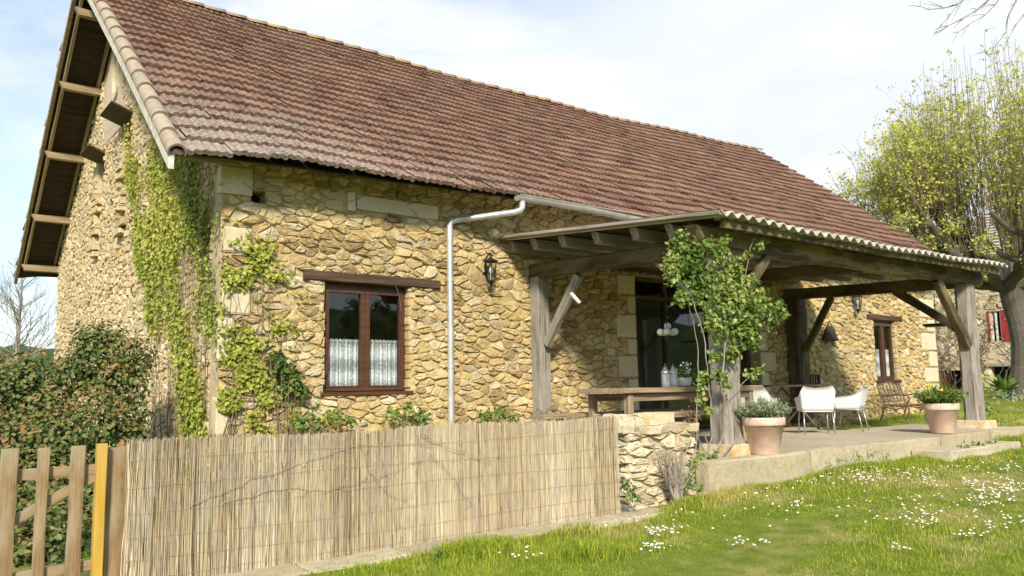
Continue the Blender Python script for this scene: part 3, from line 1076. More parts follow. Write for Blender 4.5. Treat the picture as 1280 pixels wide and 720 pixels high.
# stone ends lining the window jambs
for h in (WIN, WIN2):
    for xx_, sg in ((h[0], 1), (h[1], -1)):
        z = h[2]
        while z < h[3] - .03:
            dz = random.uniform(.07, .15)
            dz = min(dz, h[3] - z)
            rough_block(mb, (xx_ + sg * (-.04 + random.uniform(0, .018)), .075, z + dz / 2), (.10, .19, dz - .012), 3, .007, mi=0)
            z += dz
mb.build('wall', ['stone', 'mortar', 'dark'], house)
for q in QB:
    mb = MB()
    dark = q[0] == 1.60
    dd = .16 if not dark else .10
    x0_ = q[0]
    rough_block(mb, ((x0_ + q[1]) / 2, dd / 2 - .035, (q[2] + q[3]) / 2), (q[1] - x0_ - .012, dd, q[3] - q[2] - .012), 4, .004)
    mb.build('quoin', 'dressed', house)

# ---- gable wall
def gtop(y):
    t = (min(y, HW - y) + OV) / RUN
    return ZE + (ZR - ZE) * t - .07


gu, gv, gn = (0, 1, 0), (0, 0, 1), (-1, 0, 0)
G1 = (6.35, 6.95, 4.40, 5.12)
G2 = (4.45, 5.10, 4.50, 5.35)
gholes = [G1, G2]
mb = MB()
us = [0, HW, HW / 2, G1[0], G1[1], G2[0], G2[1]]
base_top = gtop(0) - .02
mbv = [FB, base_top]
# below the eave line and above it, column by column
us = sorted(us)
for a, b_ in zip(us, us[1:]):
    hs = [h for h in gholes if h[0] - 1e-6 <= a and b_ <= h[1] + 1e-6]
    zz = [FB]
    for h in hs: zz += [h[2], h[3]]
    for k in range(0, len(zz) - 1, 2):
        mb.quad((0, a, zz[k]), (0, b_, zz[k]), (0, b_, zz[k + 1]), (0, a, zz[k + 1]), mi=1)
    mb.quad((0, a, zz[-1]), (0, b_, zz[-1]), (0, b_, gtop(b_)), (0, a, gtop(a)), mi=1)
for h in gholes:
    reveals(mb, (0, 0, 0), gu, gv, gn, h, .35, mi=1)
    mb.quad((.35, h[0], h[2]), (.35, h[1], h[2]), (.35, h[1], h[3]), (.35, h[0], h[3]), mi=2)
s_ = (ZR - ZE) / RUN
pl = []
for sg, y0 in ((1, 0), (-1, HW)):
    # v <= gtop -> v - s*u <= c
    if sg == 1: pl.append((-s_, 1, gtop(0) - .05))
    else: pl.append((s_, 1, gtop(HW) - .05 + s_ * HW))
NICHE = (5.15, 6.75, 5.75, 7.9)
rubble(mb, (0, 0, 0), gu, gv, gn, -.0, HW, FB, ZR, .165, .092, holes=gholes + [(0, .24, .2, 3.4), NICHE, (4.9, 6.5, 5.3, 5.75)], planes=pl, depth=.026, gap=.010, seed=21, drop=.22)
mb.build('gable_wall', ['gstone', 'gmortar', 'dark'], house)
# smooth render of the upper gable with a pointed niche
mb = MB()
mb.quad((-.012, 4.9, 5.32), (-.012, 6.5, 5.32), (-.012, 6.72, 6.3), (-.012, 5.9, 7.1), mi=0)
mb.add([(-.014, 4.75, 5.5), (-.014, 6.75, 5.5), (-.014, 6.75, 5.80), (-.014, HW / 2 + .2, 7.5), (-.014, HW / 2 - .2, 7.5), (-.014, 4.0, 5.85)], [(0, 1, 2, 3, 4, 5)])
mb.build('render_patch', 'pinkplaster', house)
mb = MB()
ny_, nz0, nz1 = 5.66, 5.95, 7.05
ring = []
for i in range(25):
    a = 2 * math.pi * i / 24
    ring.append((ny_ + .24 * math.sin(a) * (1 - .25 * math.cos(a)), (nz0 + nz1) / 2 + .55 * math.cos(a)))
for i in range(24):
    (ya, za), (yb, zb) = ring[i], ring[i + 1]
    ym, zm = ny_, (nz0 + nz1) / 2
    k = .62
    ia, ib = (ym + (ya - ym) * k, zm + (za - zm) * .78), (ym + (yb - ym) * k, zm + (zb - zm) * .78)
    mb.add([(-.05, ya, za), (-.05, yb, zb), (-.05, *ib), (-.05, *ia), (-.01, ya, za), (-.01, yb, zb), (-.01, *ib), (-.01, *ia)],
           [(0, 1, 2, 3), (0, 4, 5, 1), (3, 2, 6, 7)])
mb.build('niche_surround', 'dressed', house)
for h, out in ((G1, .36), (G2, .40)):
    # sloping plank hood over the opening, a dark leaf inside, a ragged column of corbel stones below it
    lp = MB()
    lp.box((-out / 2 + .04, (h[0] + h[1]) / 2, h[3] + .04), (out, h[1] - h[0] + .16, .028), Matrix.Rotation(R(20), 3, 'Y'), jit=.008)
    lp.build('hood', 'wood_lintel', house)
    z = h[2] - 1.15
    k = 0
    while z < h[2] - .05:
        dz = random.uniform(.10, .17)
        cb = MB()
        w = random.uniform(.18, .50)
        yc = h[0] + .30 + random.uniform(-.10, .10)
        rough_block(cb, (-.03, yc, z + dz / 2), (random.uniform(.12, .22), w, dz * .72), 3, .016)
        cb.build('corbel_stone', 'gstone', house)
        z += dz
    fb = MB()
    fb.box((.10, (h[0] + h[1]) / 2 + .12, (h[2] + h[3]) / 2), (.04, (h[1] - h[0]) * .35, h[3] - h[2] - .01), jit=.004)
    fb.build('shutter', 'wood_dark', house)
beam('gable_post', (-.035, 4.12, 2.95), (-.035, 4.12, 5.3), .05, .07, 'wood_grey', house)
# rear and right walls, plain
mb = MB()
mb.quad((HL, 0, FB), (HL, HW, FB), (HL, HW, gtop(HW)), (HL, 0, gtop(0)))
mb.add([(HL, 0, gtop(0)), (HL, HW, gtop(0)), (HL, HW / 2, gtop(HW / 2))], [(0, 1, 2)])
mb.quad((0, HW, FB), (HL, HW, FB), (HL, HW, gtop(HW)), (0, HW, gtop(HW)))
mb.build('rear_wall', 'gmortar', house)

# ---- lintels
beam('lintel', (LINT[0], .045, (LINT[2] + LINT[3]) / 2), (LINT[1], .045, (LINT[2] + LINT[3]) / 2 - .005), .20, .125, 'wood_lintel', house, seg=10, jit=.004)
beam('lintel', (LINT2[0], .045, (LINT2[2] + LINT2[3]) / 2), (LINT2[1], .045, (LINT2[2] + LINT2[3]) / 2), .20, .12, 'wood_lintel', house, seg=8, jit=.004)
beam('door_lintel', (6.5, .10, 2.76), (10.8, .10, 2.76), .30, .19, 'wood_dark', house, seg=10, jit=.004)


def bars(mb, rect, w, y0, y1, skip=()):
    a, b_, c, d = rect
    yc, dy = (y0 + y1) / 2, y1 - y0
    mb.box((a + w / 2, yc, (c + d) / 2), (w, dy, d - c - 2 * w - .002))
    mb.box((b_ - w / 2, yc, (c + d) / 2), (w, dy, d - c - 2 * w - .002))
    mb.box(((a + b_) / 2, yc, c + w / 2), (b_ - a, dy, w))
    mb.box(((a + b_) / 2, yc, d - w / 2), (b_ - a, dy, w))


def casement(h, leaves_, curtain_h, y=.09):
    fr = MB()
    bars(fr, (h[0] + .004, h[1] - .004, h[2] + .004, h[3] - .004), .055, y, y + .09)
    fr.box(((h[0] + h[1]) / 2, y - .05, h[2] + .02), (h[1] - h[0] + .06, .17, .045))
    w = fr.build('window', 'wood_frame', house)
    a, b_ = h[0] + .052, h[1] - .052
    n = leaves_
    for k in range(n):
        l0 = a + (b_ - a) * k / n + .002; l1 = a + (b_ - a) * (k + 1) / n - .002
        rect = (l0, l1, h[2] + .056, h[3] - .056)
        sm = MB(); bars(sm, rect, .058, y - .022, y + .045)
        bars(sm, (l0 + .050, l1 - .050, rect[2] + .05, rect[3] - .05), .014, y - .03, y - .023)
        sm.build('sash', 'wood_frame', w)
        g = MB()
        gx0, gx1, gz0, gz1 = l0 + .055, l1 - .055, rect[2] + .055, rect[3] - .055
        g.quad((gx0, y + .01, gz0), (gx1, y + .01, gz0), (gx1, y + .01, gz1), (gx0, y + .01, gz1))
        g.build('pane', 'glass', w)
        # gathered lace half-curtain with a scalloped hem, on its rod
        cm = MB()
        nc = 60
        V, F = [], []
        zt = gz0 + curtain_h
        for i in range(nc + 1):
            t = i / nc
            xx_ = gx0 + (gx1 - gx0) * t
            yy = y + .055 + .010 * math.sin(t * 46) + .004 * math.sin(t * 17)
            for q in range(7):
                zz = gz0 - .02 + (zt - gz0 + .02) * q / 6
                if q == 6: zz += .012 * abs(math.sin(t * 25))
                V.append((xx_, yy, zz))
        for i in range(nc):
            for q in range(6):
                F.append((i * 7 + q, (i + 1) * 7 + q, (i + 1) * 7 + q + 1, i * 7 + q + 1))
        cm.add(V, F)
        cm.build('curtain', 'lace', w, smooth=True)
        rm = MB(); rm.tube([(gx0 - .03, y + .05, zt - .02), (gx1 + .03, y + .05, zt - .02)], .005, 6)
        rm.build('curtain_rod', 'white', w)
    return w


casement(WIN, 2, .60)
casement(WIN2, 2, .62, .055)
# ---- barn doorway: dark timber frame with big panes, a pale panelled room behind
dm = MB()
d0, d1, dz0, dz1 = DOOR[0] + .005, DOOR[1] - .005, 0.0, DOOR[3] - .005
bars(dm, (d0, d1, dz0, dz1), .07, .20, .30)
for xx_ in (7.95, 9.15):
    dm.box((xx_, .25, (dz0 + dz1) / 2), (.07, .10, dz1 - dz0 - .145))
dm.box(((d0 + d1) / 2, .25, 2.30), (d1 - d0 - .145, .096, .06))
door = dm.build('glazed_door', 'wood_dark', house)
for a, b_ in ((d0 + .07, 7.915), (7.985, 9.115), (9.185, d1 - .07)):
    g = MB(); g.quad((a, .25, .07), (b_, .25, .07), (b_, .25, 2.27), (a, .25, 2.27)); g.build('pane', 'glass', door)
    g = MB(); g.quad((a, .25, 2.33), (b_, .25, 2.33), (b_, .25, dz1 - .07), (a, .25, dz1 - .07)); g.build('pane', 'glass', door)
hm = MB(); hm.tube([(9.08, .17, .95), (9.08, .17, 1.15)], .012, 8); hm.build('handle', 'steel', door)
# rooms behind the glass: floor, side and back walls, ceiling
mb = MB()
def room(mb, x0, x1, y0, y1, z0, z1, mi=0):
    mb.quad((x0, y1, z0), (x1, y1, z0), (x1, y1, z1), (x0, y1, z1), mi=mi)
    mb.quad((x0, y0, z0), (x0, y1, z0), (x0, y1, z1), (x0, y0, z1), mi=mi)
    mb.quad((x1, y1, z0), (x1, y0, z0), (x1, y0, z1), (x1, y1, z1), mi=mi)
    mb.quad((x0, y0, z1), (x0, y1, z1), (x1, y1, z1), (x1, y0, z1), mi=1)
    mb.quad((x0, y0, z0), (x1, y0, z0), (x1, y1, z0), (x0, y1, z0), mi=1)


room(mb, .5, 3.6, .34, 3.6, -.1, 2.6)
room(mb, 6.0, 12.0, .34, 4.6, -.02, 3.0)
room(mb, 14.0, 16.6, .34, 3.2, -.1, 2.6)
mb.build('room_wall', ['plaster', 'wood_soffit'], house)
mb = MB()
mb.box((9.2, 4.53, 1.05), (1.1, .08, 2.1)); mb.box((10.4, 4.50, 1.3), (.5, .05, .9))
mb.build('room_door', 'wood_dark', house)

# ---- gutter, hopper and downpipe
mb = MB()
gx0, gx1 = 3.93, XR
gz = ZE - .11
pts_n = 9
V, F = [], []
nseg = 40
for i in range(nseg + 1):
    x = gx0 + (gx1 - gx0) * i / nseg
    _, z = roof_pt(np.array(x), np.array(0.0))
    for k in range(pts_n):
        a = math.pi + math.pi * k / (pts_n - 1)
        for rr in (.075, ):
            V.append((x, -OV - .035 + rr * math.cos(a), float(z) - .035 + rr * math.sin(a)))
for i in range(nseg):
    for k in range(pts_n - 1):
        F.append((i * pts_n + k, (i + 1) * pts_n + k, (i + 1) * pts_n + k + 1, i * pts_n + k + 1))
F.append(tuple(range(pts_n)))
mb.add(V, F)
_, ze = roof_pt(np.array(4.0), np.array(0.0)); ze = float(ze)
mb.tube([(gx0, -OV - .112, ze - .035), (gx1, -OV - .112, ze - .035)], .009, 6)
for k in range(12):
    x = gx0 + .1 + k * 1.2
    _, z = roof_pt(np.array(x), np.array(0.0)); z = float(z)
    mb.tube([(x, -OV - .035 + .079 * math.cos(a), z - .035 + .079 * math.sin(a)) for a in np.linspace(math.pi, 2 * math.pi, 9)], .006, 4)
mb.build('gutter', 'gutter', house, smooth=False)
mb = MB()
dp = [(4.02, -OV - .035, ze - .10), (4.02, -OV - .035, ze - .20), (4.00, -OV - .02, ze - .235), (3.95, -.55, ze - .26), (3.25, -.12, ze - .375), (3.18, -.09, ze - .40), (3.15, -.085, ze - .46), (3.15, -.085, 1.6), (3.145, -.085, .4), (3.14, -.085, -.35)]
mb.tube(dp, .045, 14)
for z in (2.30, 1.1, .0):
    mb.lathe([(.052, z - .025), (.052, z + .025)], 14, (3.148, -.085, 0))
mb.build('downpipe', 'zinc', house, smooth=True)
# iron grate low on the wall
mb = MB()
bars(mb, (11.83, 12.3, .70, .94), .03, -.075, -.05)
for k in range(5): mb.box((11.9 + k * .082, -.062, .82), (.018, .02, .18))
mb.build('vent_grate', 'iron', house)

# ------------------------------------------------------------------ terrace
terr = MB()
T = [(3.58, -3.93), (7.6, -3.96), (11.55, -4.0), (11.75, -3.9), (11.75, -2.15), (9.9, -2.15), (9.9, -.02), (3.55, -.02)]
n_ = len(T)
V = [(x, y, 0) for x, y in T] + [(x, y, -.6) for x, y in T]
terr.add(V, [tuple(range(n_))] + [(i + n_, (i + 1) % n_ + n_, (i + 1) % n_, i) for i in range(n_)])
terrace = terr.build('terrace', 'paver'); tag(terrace, kind='structure')
mb = MB()
x = 3.56
while x < 11.5:
    L = min(random.uniform(1.3, 1.9), 11.72 - x)
    if L < .15: break
    rough_block(mb, (x + L / 2, -4.0 - .009 * (x - 3.6), -.19 + .006), (L - .012, .18, .41), 5, .006)
    x += L
kerb = mb.build('terrace_kerb', 'kerbstone'); tag(kerb, kind='structure')
mb = MB()
rough_block(mb, (8.75, -4.38, -.19), (2.2, .5, .18), 5, .006)
step = mb.build('terrace_step', 'kerbstone'); tag(step, kind='structure')

# ------------------------------------------------------------------ porch (timber canopy over the terrace)
porch = thing('porch', 'open timber porch with grey oak posts and a corrugated roof', 'porch', (7.9, -2, 0))
PX0, PX1 = 4.06, 11.75
PYF = -3.98
nc = 39
xs = np.linspace(PX0 + .05, PX1, nc * 12 + 1)
ts = np.linspace(0, 1, 7)
V, F = [], []
Xg, Tg = np.meshgrid(xs, ts, indexing='ij')


def canopy_z(t):
    return 2.985 + (2.655 - 2.985) * t


wave = .030 * np.sin((Xg - PX0) / (PX1 - PX0) * nc * 2 * math.pi)
Yg = -.01 + (PYF + .01) * Tg
sagp = -.05 * np.sin(math.pi * (Xg - PX0) / (PX1 - PX0)) * Tg
Zt = canopy_z(Tg) + wave + sagp + .022 + (Tg > .99) * .01 * np.sin(Xg * 3)
Zb = Zt - .016
A = np.stack([Xg, Yg, Zt], -1).reshape(-1, 3); B = np.stack([Xg, Yg, Zb], -1).reshape(-1, 3)
a_, b_ = Xg.shape
I, J = np.meshgrid(np.arange(a_ - 1), np.arange(b_ - 1), indexing='ij')
q = np.stack([I * b_ + J, (I + 1) * b_ + J, (I + 1) * b_ + J + 1, I * b_ + J + 1], -1).reshape(-1, 4)
off = a_ * b_
i = np.arange(a_ - 1)
e1 = np.stack([i * b_ + b_ - 1, (i + 1) * b_ + b_ - 1, (i + 1) * b_ + b_ - 1 + off, i * b_ + b_ - 1 + off], -1)
F = np.concatenate([q, q[:, ::-1] + off, e1])
mesh_np('canopy_roof', np.concatenate([A, B]), F, 'corrugated', porch, smooth=False)
# edge board down the open end
beam('edge_board', (PX0 + .01, -.01, canopy_z(0) + .005), (PX0 + .10, PYF + .02, canopy_z(1) + .015), .13, .04, 'wood_grey', porch, seg=8, jit=.003)
# purlins whose cut ends show along the open end
for (y, sz) in ((-.10, (.13, .16)), (-.62, (.12, .15)), (-1.22, (.12, .15)), (-1.88, (.12, .15)), (-2.56, (.12, .15)), (-3.12, (.11, .14))):
    t = y / PYF
    z = canopy_z(t) - .035 - sz[1] / 2
    beam('purlin', (4.20 + .02 * t, y, z), (PX1 - .12, y, z - .0), sz[0], sz[1], 'wood_grey', porch, seg=16, jit=.004, cut=.07)
# front beam, on a bolster over the first post, and the eaves board behind the sheet
beam('front_beam', (4.15, -3.52, 2.49), (11.62, -3.52, 2.475), .19, .23, 'wood_beam', porch, seg=22, jit=.008, cut=.14)
beam('bolster', (4.52, -3.50, 2.325), (5.25, -3.50, 2.325), .15, .10, 'wood_beam', porch, seg=6, jit=.006, cut=.05)
beam('eaves_board', (4.3, -3.84, 2.585), (11.68, -3.84, 2.57), .05, .10, 'wood_beam', porch, seg=20, jit=.004)
# side beams from the wall to the front
for x in (4.70, 11.28):
    beam('side_beam', (x, -.02, 2.53), (x, -3.42, 2.42), .17, .21, 'wood_dark', porch, seg=10)
beam('cross_beam', (8.0, -.02, 2.54), (8.0, -3.42, 2.43), .15, .19, 'wood_dark', porch, seg=10)
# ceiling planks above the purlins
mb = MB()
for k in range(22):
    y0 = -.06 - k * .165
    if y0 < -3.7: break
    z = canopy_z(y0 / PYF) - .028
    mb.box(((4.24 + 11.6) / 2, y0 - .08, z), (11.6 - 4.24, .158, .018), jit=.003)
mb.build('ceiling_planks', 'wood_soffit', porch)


def rough_post(x, y, z0, z1, w, mat, seg=12, jit=.012, flare=1.1):
    P0, P1 = (x, y, z0), (x, y, z1)
    return beam('post', P0, P1, w * flare, w * .9 * flare, mat, porch, seg=seg, jit=jit, up=(0, 1, 0), cham=.2, taper=1 / flare)


p1 = rough_post(4.66, -3.50, .10, 2.38, .25, 'wood_grey', jit=.016, flare=1.34)
p2 = rough_post(11.22, -3.48, .10, 2.37, .27, 'wood_grey', flare=1.08)
w1 = beam('post', (4.68, -.13, -.25), (4.68, -.13, 2.43), .13, .20, 'wood_grey', porch, seg=12, up=(0, 1, 0))
w1b = beam('post', (4.81, -.12, -.25), (4.81, -.12, 2.43), .12, .17, 'wood_grey', porch, seg=12, up=(0, 1, 0))
w2 = beam('post', (11.40, -.18, 0), (11.40, -.18, 2.43), .34, .30, 'wood_dark', porch, seg=12, up=(0, 1, 0), jit=.014)
beam('brace', (4.74, -.26, 1.42), (4.72, -1.02, 2.36), .09, .13, 'wood_grey', porch, seg=5)
beam('brace', (4.72, -2.45, 2.38), (4.68, -3.38, 1.62), .05, .07, 'wood_grey', porch, seg=5)
beam('brace', (11.36, -.36, 1.40), (11.34, -1.00, 2.40), .10, .12, 'wood_dark', porch, seg=5)
beam('brace', (11.24, -3.34, 1.62), (11.28, -2.28, 2.38), .11, .14, 'wood_dark', porch, seg=5)
beam('brace', (11.08, -3.52, 1.34), (10.12, -3.52, 2.38), .12, .15, 'wood_beam', porch, seg=5)
beam('brace', (4.85, -3.52, 1.62), (5.62, -3.52, 2.38), .09, .11, 'wood_dark', porch, seg=5)
for (x, y) in ((4.66, -3.50), (11.22, -3.48)):
    mb = MB()
    rough_block(mb, (x, y, .055), (.46, .50 if x < 6 else .46, .13), 4, .005)
    mb.build('base_block', 'lichen_block', porch)

# ------------------------------------------------------------------ reed fence, its kerb, the gate
FY = -4.03
FX0, FX1 = -1.88, 2.33
fence = thing('reed_fence', 'dry reed screening fence in front of the ivy covered wall', 'fence', ((FX0 + FX1) / 2, FY, -.37))
rs = np.random.default_rng(31)
NRD = 3000
rx = rs.uniform(FX0, FX1, NRD)
lean = rs.normal(0, .012, NRD) + .07 * np.exp(-(rx - FX0) / .25) * rs.uniform(.2, 1.2, NRD)
rad = rs.uniform(.0014, .0032, NRD)
ry = FY + rs.uniform(-.011, .011, NRD) + .012 * np.sin(rx * 2.3)
top = .515 + .012 * np.sin(rx * 3.1) + rs.normal(0, .009, NRD) - (rs.random(NRD) < .08) * rs.uniform(0, .08, NRD)
bot = -.36 + rs.normal(0, .012, NRD)
nseg, ns = 5, 5
V = np.zeros((NRD, nseg, ns, 3))
for k in range(nseg):
    t = k / (nseg - 1)
    cx = rx + lean * (t - .5) * .9 - .9 * .05 * np.exp(-(rx - FX0) / .2) * (t - 1) + rs.normal(0, .003, NRD)
    cy = ry + rs.normal(0, .003, NRD)
    z = bot + (top - bot) * t
    for j in range(ns):
        a = 2 * math.pi * j / ns
        V[:, k, j] = np.stack([cx + rad * (1.1 - .35 * t) * math.cos(a), cy + rad * (1.1 - .35 * t) * math.sin(a), z], -1)
f0 = [(k * ns + j, k * ns + (j + 1) % ns, (k + 1) * ns + (j + 1) % ns, (k + 1) * ns + j) for k in range(nseg - 1) for j in range(ns)]
F = (np.array(f0)[None] + (np.arange(NRD) * nseg * ns)[:, None, None]).reshape(-1, 4)
rnd = np.clip(rs.normal(.55, .26, NRD) + .12 * np.sin(rx * 5) + .08 * np.sin(rx * 17), 0, 1)
mesh_np('reed_mat', V.reshape(-1, 3), F, 'reed', fence, np.repeat(rnd, nseg * ns))
for z in (.40, .25, .10, -.06, -.20, -.31):
    mb = MB()
    pts = [(x, FY - .016 + .012 * math.sin(x * 2.3), z + .012 * math.sin(x * 1.7 + z * 9) + random.uniform(-.003, .003)) for x in np.linspace(FX0 + .03, FX1 - .01, 40)]
    mb.tube(pts, .0011, 4)
    mb.build('wire', 'gutter', fence)
for x in (-1.84, -.3, 1.1, 2.26):
    beam('stake', (x, FY + .05, -.5), (x, FY + .05, .47), .06, .05, 'picket', fence, up=(0, 1, 0), seg=5)
beam('end_board', (-1.905, FY + .035, -.5), (-1.905, FY + .035, .49), .135, .03, 'picket', fence, up=(0, 1, 0), seg=6)
mb = MB()
x = -2.05
while x < 2.5:
    L = random.uniform(.5, 1.1)
    rough_block(mb, (x + L / 2, FY - .12, -.42), (L - .01, .38, .15), 4, .008)
    x += L
fk = mb.build('fence_kerb', 'kerbstone')
tag(fk, 'flat pale kerb stones under the reed fence', 'kerb')

# dry vine stems scrambling over the reeds
vine = thing('dry_vine', 'leafless brown vine stems trailing across the reed fence', 'vine', (-.8, FY - .04, -.3))
rs2 = random.Random(5)
for path in ([(-1.5, .10), (-1.1, .24), (-.7, .33), (-.3, .42), (0, .41), (.4, .36)], [(-.3, .42), (-.25, .25), (-.1, .05), (.2, -.08)], [(-1.3, .1), (-.9, .16), (-.5, .12), (-.1, .18), (.35, .32)],
             [(.2, .46), (.6, .30), (.85, .22), (1.0, .3)], [(.3, .3), (.5, .12), (.62, -.05), (.6, -.18)]):
    mb = MB()
    pts = []
    for (xa, za), (xb, zb) in zip(path, path[1:]):
        for k in range(6):
            t = k / 6
            pts.append((xa + (xb - xa) * t + rs2.uniform(-.012, .012), FY - .030 + rs2.uniform(-.006, .004), za + (zb - za) * t + rs2.uniform(-.012, .012)))
    mb.tube(pts, [.0022 * (1 - .6 * k / len(pts)) for k in range(len(pts))], 5)
    for p in pts[::3]:
        d = Vector((rs2.uniform(-.09, .12), -.01, rs2.uniform(-.09, .09)))
        mb.tube([p, Vector(p) + d * .5 + Vector((0, 0, .01)), Vector(p) + d], [.002, .0016, .0008], 4)
    mb.build('stem', 'barkpale', vine)

gate = thing('picket_gate', 'brown wooden picket gate with a diagonal brace in front of the big shrub', 'gate', (-2.5, FY, -.5))
for (x, top_, w) in ((-2.135, .515, .075), (-2.305, .515, .060), (-2.475, .52, .085), (-2.66, .52, .085), (-2.84, .52, .085)):
    beam('picket', (x, FY - .015, -.52), (x + random.uniform(-.004, .004), FY - .015, top_), w, .024, 'picket', gate, up=(0, 1, 0), seg=7, jit=.003, cut=.012)
beam('rail', (-2.95, FY + .022, .36), (-2.02, FY + .022, .37), .03, .06, 'picket', gate, seg=6, jit=.003)
beam('rail', (-2.95, FY + .022, -.22), (-2.02, FY + .022, -.18), .03, .06, 'picket', gate, seg=6, jit=.003)
beam('diagonal_brace', (-2.9, FY + .024, -.13), (-2.03, FY + .024, .33), .026, .055, 'picket', gate, seg=6, jit=.003)
yp = beam('gate_post', (-2.005, FY - .01, -.6), (-2.005, FY - .01, .52), .056, .06, 'yellow_post', None, up=(0, 1, 0), seg=6, jit=.0015, cham=.08)
tag(yp, 'bright yellow square timber post between the picket gate and the reed fence', 'post')

# ------------------------------------------------------------------ dry-stone pillar beside the terrace
pil = thing('stone_pillar', 'short dry stone wall pillar between the reed fence and the terrace', 'wall', (2.95, -3.85, -.37))
mb = MB()
bx0, bx1, by0, by1, bz0, bz1 = 2.50, 3.42, -4.02, -3.2, -.42, .36
mb.box(((bx0 + bx1) / 2, (by0 + by1) / 2, (bz0 + bz1) / 2), (bx1 - bx0 - .045, by1 - by0 - .045, bz1 - bz0), mi=1)
rubble(mb, (bx0, by0 + .03, 0), (1, 0, 0), (0, 0, 1), (0, -1, 0), 0, bx1 - bx0, bz0, bz1, .21, .075, depth=.05, gap=.008, seed=41, drop=.25)
rubble(mb, (bx0 + .03, by1, 0), (0, -1, 0), (0, 0, 1), (-1, 0, 0), 0, by1 - by0, bz0, bz1, .21, .075, depth=.05, gap=.008, seed=42, drop=.25)
rubble(mb, (bx1 - .03, by0, 0), (0, 1, 0), (0, 0, 1), (1, 0, 0), 0, by1 - by0, bz0, bz1, .20, .105, depth=.06, gap=.012, seed=43, drop=.22)
mb.build('wall', ['pillar', 'gmortar'], pil)
cs = MB()
for k in range(7):
    rough_block(cs, (2.55 + k * .14 + random.uniform(-.02, .02), -3.92 + random.uniform(-.03, .05), .375 + random.uniform(-.01, .01)), (.16, .24, .07), 3, .014)
cs.build('coping_stone', 'pillar', pil)
for (x, y, s) in ((2.62, -3.78, (.19, .2, .13)), (2.80, -3.74, (.17, .2, .12)), (2.70, -3.55, (.2, .2, .12))):
    mb = MB(); rough_block(mb, (x, y, .45), s, 3, .022, rot=Matrix.Rotation(random.uniform(-.4, .4), 3, 'Z'))
    o = mb.build('loose_stone', 'pillar'); 
    tag(o, {2.62: 'pale loose stone lying on the stone pillar nearest the reed fence', 2.80: 'pale loose stone beside the sawn yellowish block on the stone pillar', 2.70: 'pale loose stone at the back of the stone pillar top'}[x], 'stone')
mb = MB(); rough_block(mb, (3.13, -3.78, .46), (.40, .22, .13), 4, .006, rot=Matrix.Rotation(.06, 3, 'Z'))
tag(mb.build('sawn_block', 'lichen_block'), 'yellowish sawn stone block lying on top of the dry stone pillar', 'stone')

# ------------------------------------------------------------------ table, bench and what stands on the table
tb = thing('long_table', 'long weathered wooden table on the terrace behind the ivy covered post', 'table', (4.6, -2.35, 0))
TX0, TX1, TY = 3.66, 6.35, -2.45
for k in range(3):
    beam('top_plank', (TX0 + random.uniform(-.04, .04), TY - .26 + k * .26, .735), (TX1, TY - .26 + k * .26, .735), .25, .06, 'wood_table', tb, seg=10, jit=.004)
for y in (TY - .30, TY + .30):
    beam('apron', (TX0 + .15, y, .655), (TX1 - .15, y, .655), .04, .09, 'wood_table', tb, seg=5, jit=.003)
for x in (TX0 + .18, TX1 - .2):
    for y in (TY - .3, TY + .3):
        beam('leg', (x, y, 0), (x, y, .70), .09, .09, 'wood_table', tb, up=(0, 1, 0), seg=4)
bn = thing('long_bench', 'long wooden bench with a thick plank seat in front of the terrace table', 'bench', (4.9, -3.0, 0))
beam('seat', (3.85, -2.98, .45), (6.1, -2.98, .45), .30, .06, 'wood_table', bn, seg=8, jit=.004)
for x in (4.1, 5.75):
    for y in (-3.07, -2.89):
        beam('leg', (x, y, 0), (x, y, .42), .08, .07, 'wood_table', bn, up=(0, 1, 0), seg=3)
bn2 = thing('rear_bench', 'wooden bench half hidden on the wall side of the terrace table', 'bench', (4.9, -1.9, 0))
beam('seat', (3.2, -1.85, .44), (6.2, -1.85, .44), .28, .05, 'wood_table', bn2, seg=8, jit=.004)
for x in (3.65, 5.9):
    for y in (-1.94, -1.76):
        beam('leg', (x, y, 0), (x, y, .42), .08, .07, 'wood_table', bn2, up=(0, 1, 0), seg=3)


def table_lantern():
    t = thing('lantern', 'x', 'lantern')
    b_ = MB()
    b_.lathe([(0, 0), (.055, 0), (.058, .02), (.05, .03), (.05, .035)], 12)
    b_.lathe([(.05, .17), (.058, .175), (.05, .20), (.03, .225), (.022, .24), (.028, .25), (.012, .262), (0, .264)], 12)
    for k in range(6):
        a = k * math.pi / 3
        b_.tube([(.05 * math.cos(a), .05 * math.sin(a), .03), (.05 * math.cos(a), .05 * math.sin(a), .175)], .004, 5)
    b_.tube([(.0, .0, .262), (.018, 0, .278), (0, 0, .295), (-.018, 0, .278), (0, 0, .262)], .003, 5)
    b_.build('frame', 'zinc', t)
    g = MB(); g.lathe([(.046, .035), (.046, .17)], 12); g.build('glass', 'lampglass', t, smooth=True)
    return t


lt = table_lantern()
lt.location = (4.76, -2.52, .766)
lt['label'] = 'left of the two white table lanterns standing on the terrace table'
dup(lt, (4.93, -2.50, .766), .4, 'white table lantern next to the flower bowl on the terrace table')


def jit_ball(n, c, r, seed, squash=1.0, shell=.55):
    rs_ = np.random.default_rng(seed)
    d = rs_.normal(0, 1, (n, 3)); d /= np.linalg.norm(d, axis=1, keepdims=True)
    rr = r * (shell + (1 - shell) * rs_.random(n)) if shell else r * rs_.random(n) ** (1 / 3)
    P = d * rr[:, None]
    P[:, 2] *= squash
    return P + np.array(c), d


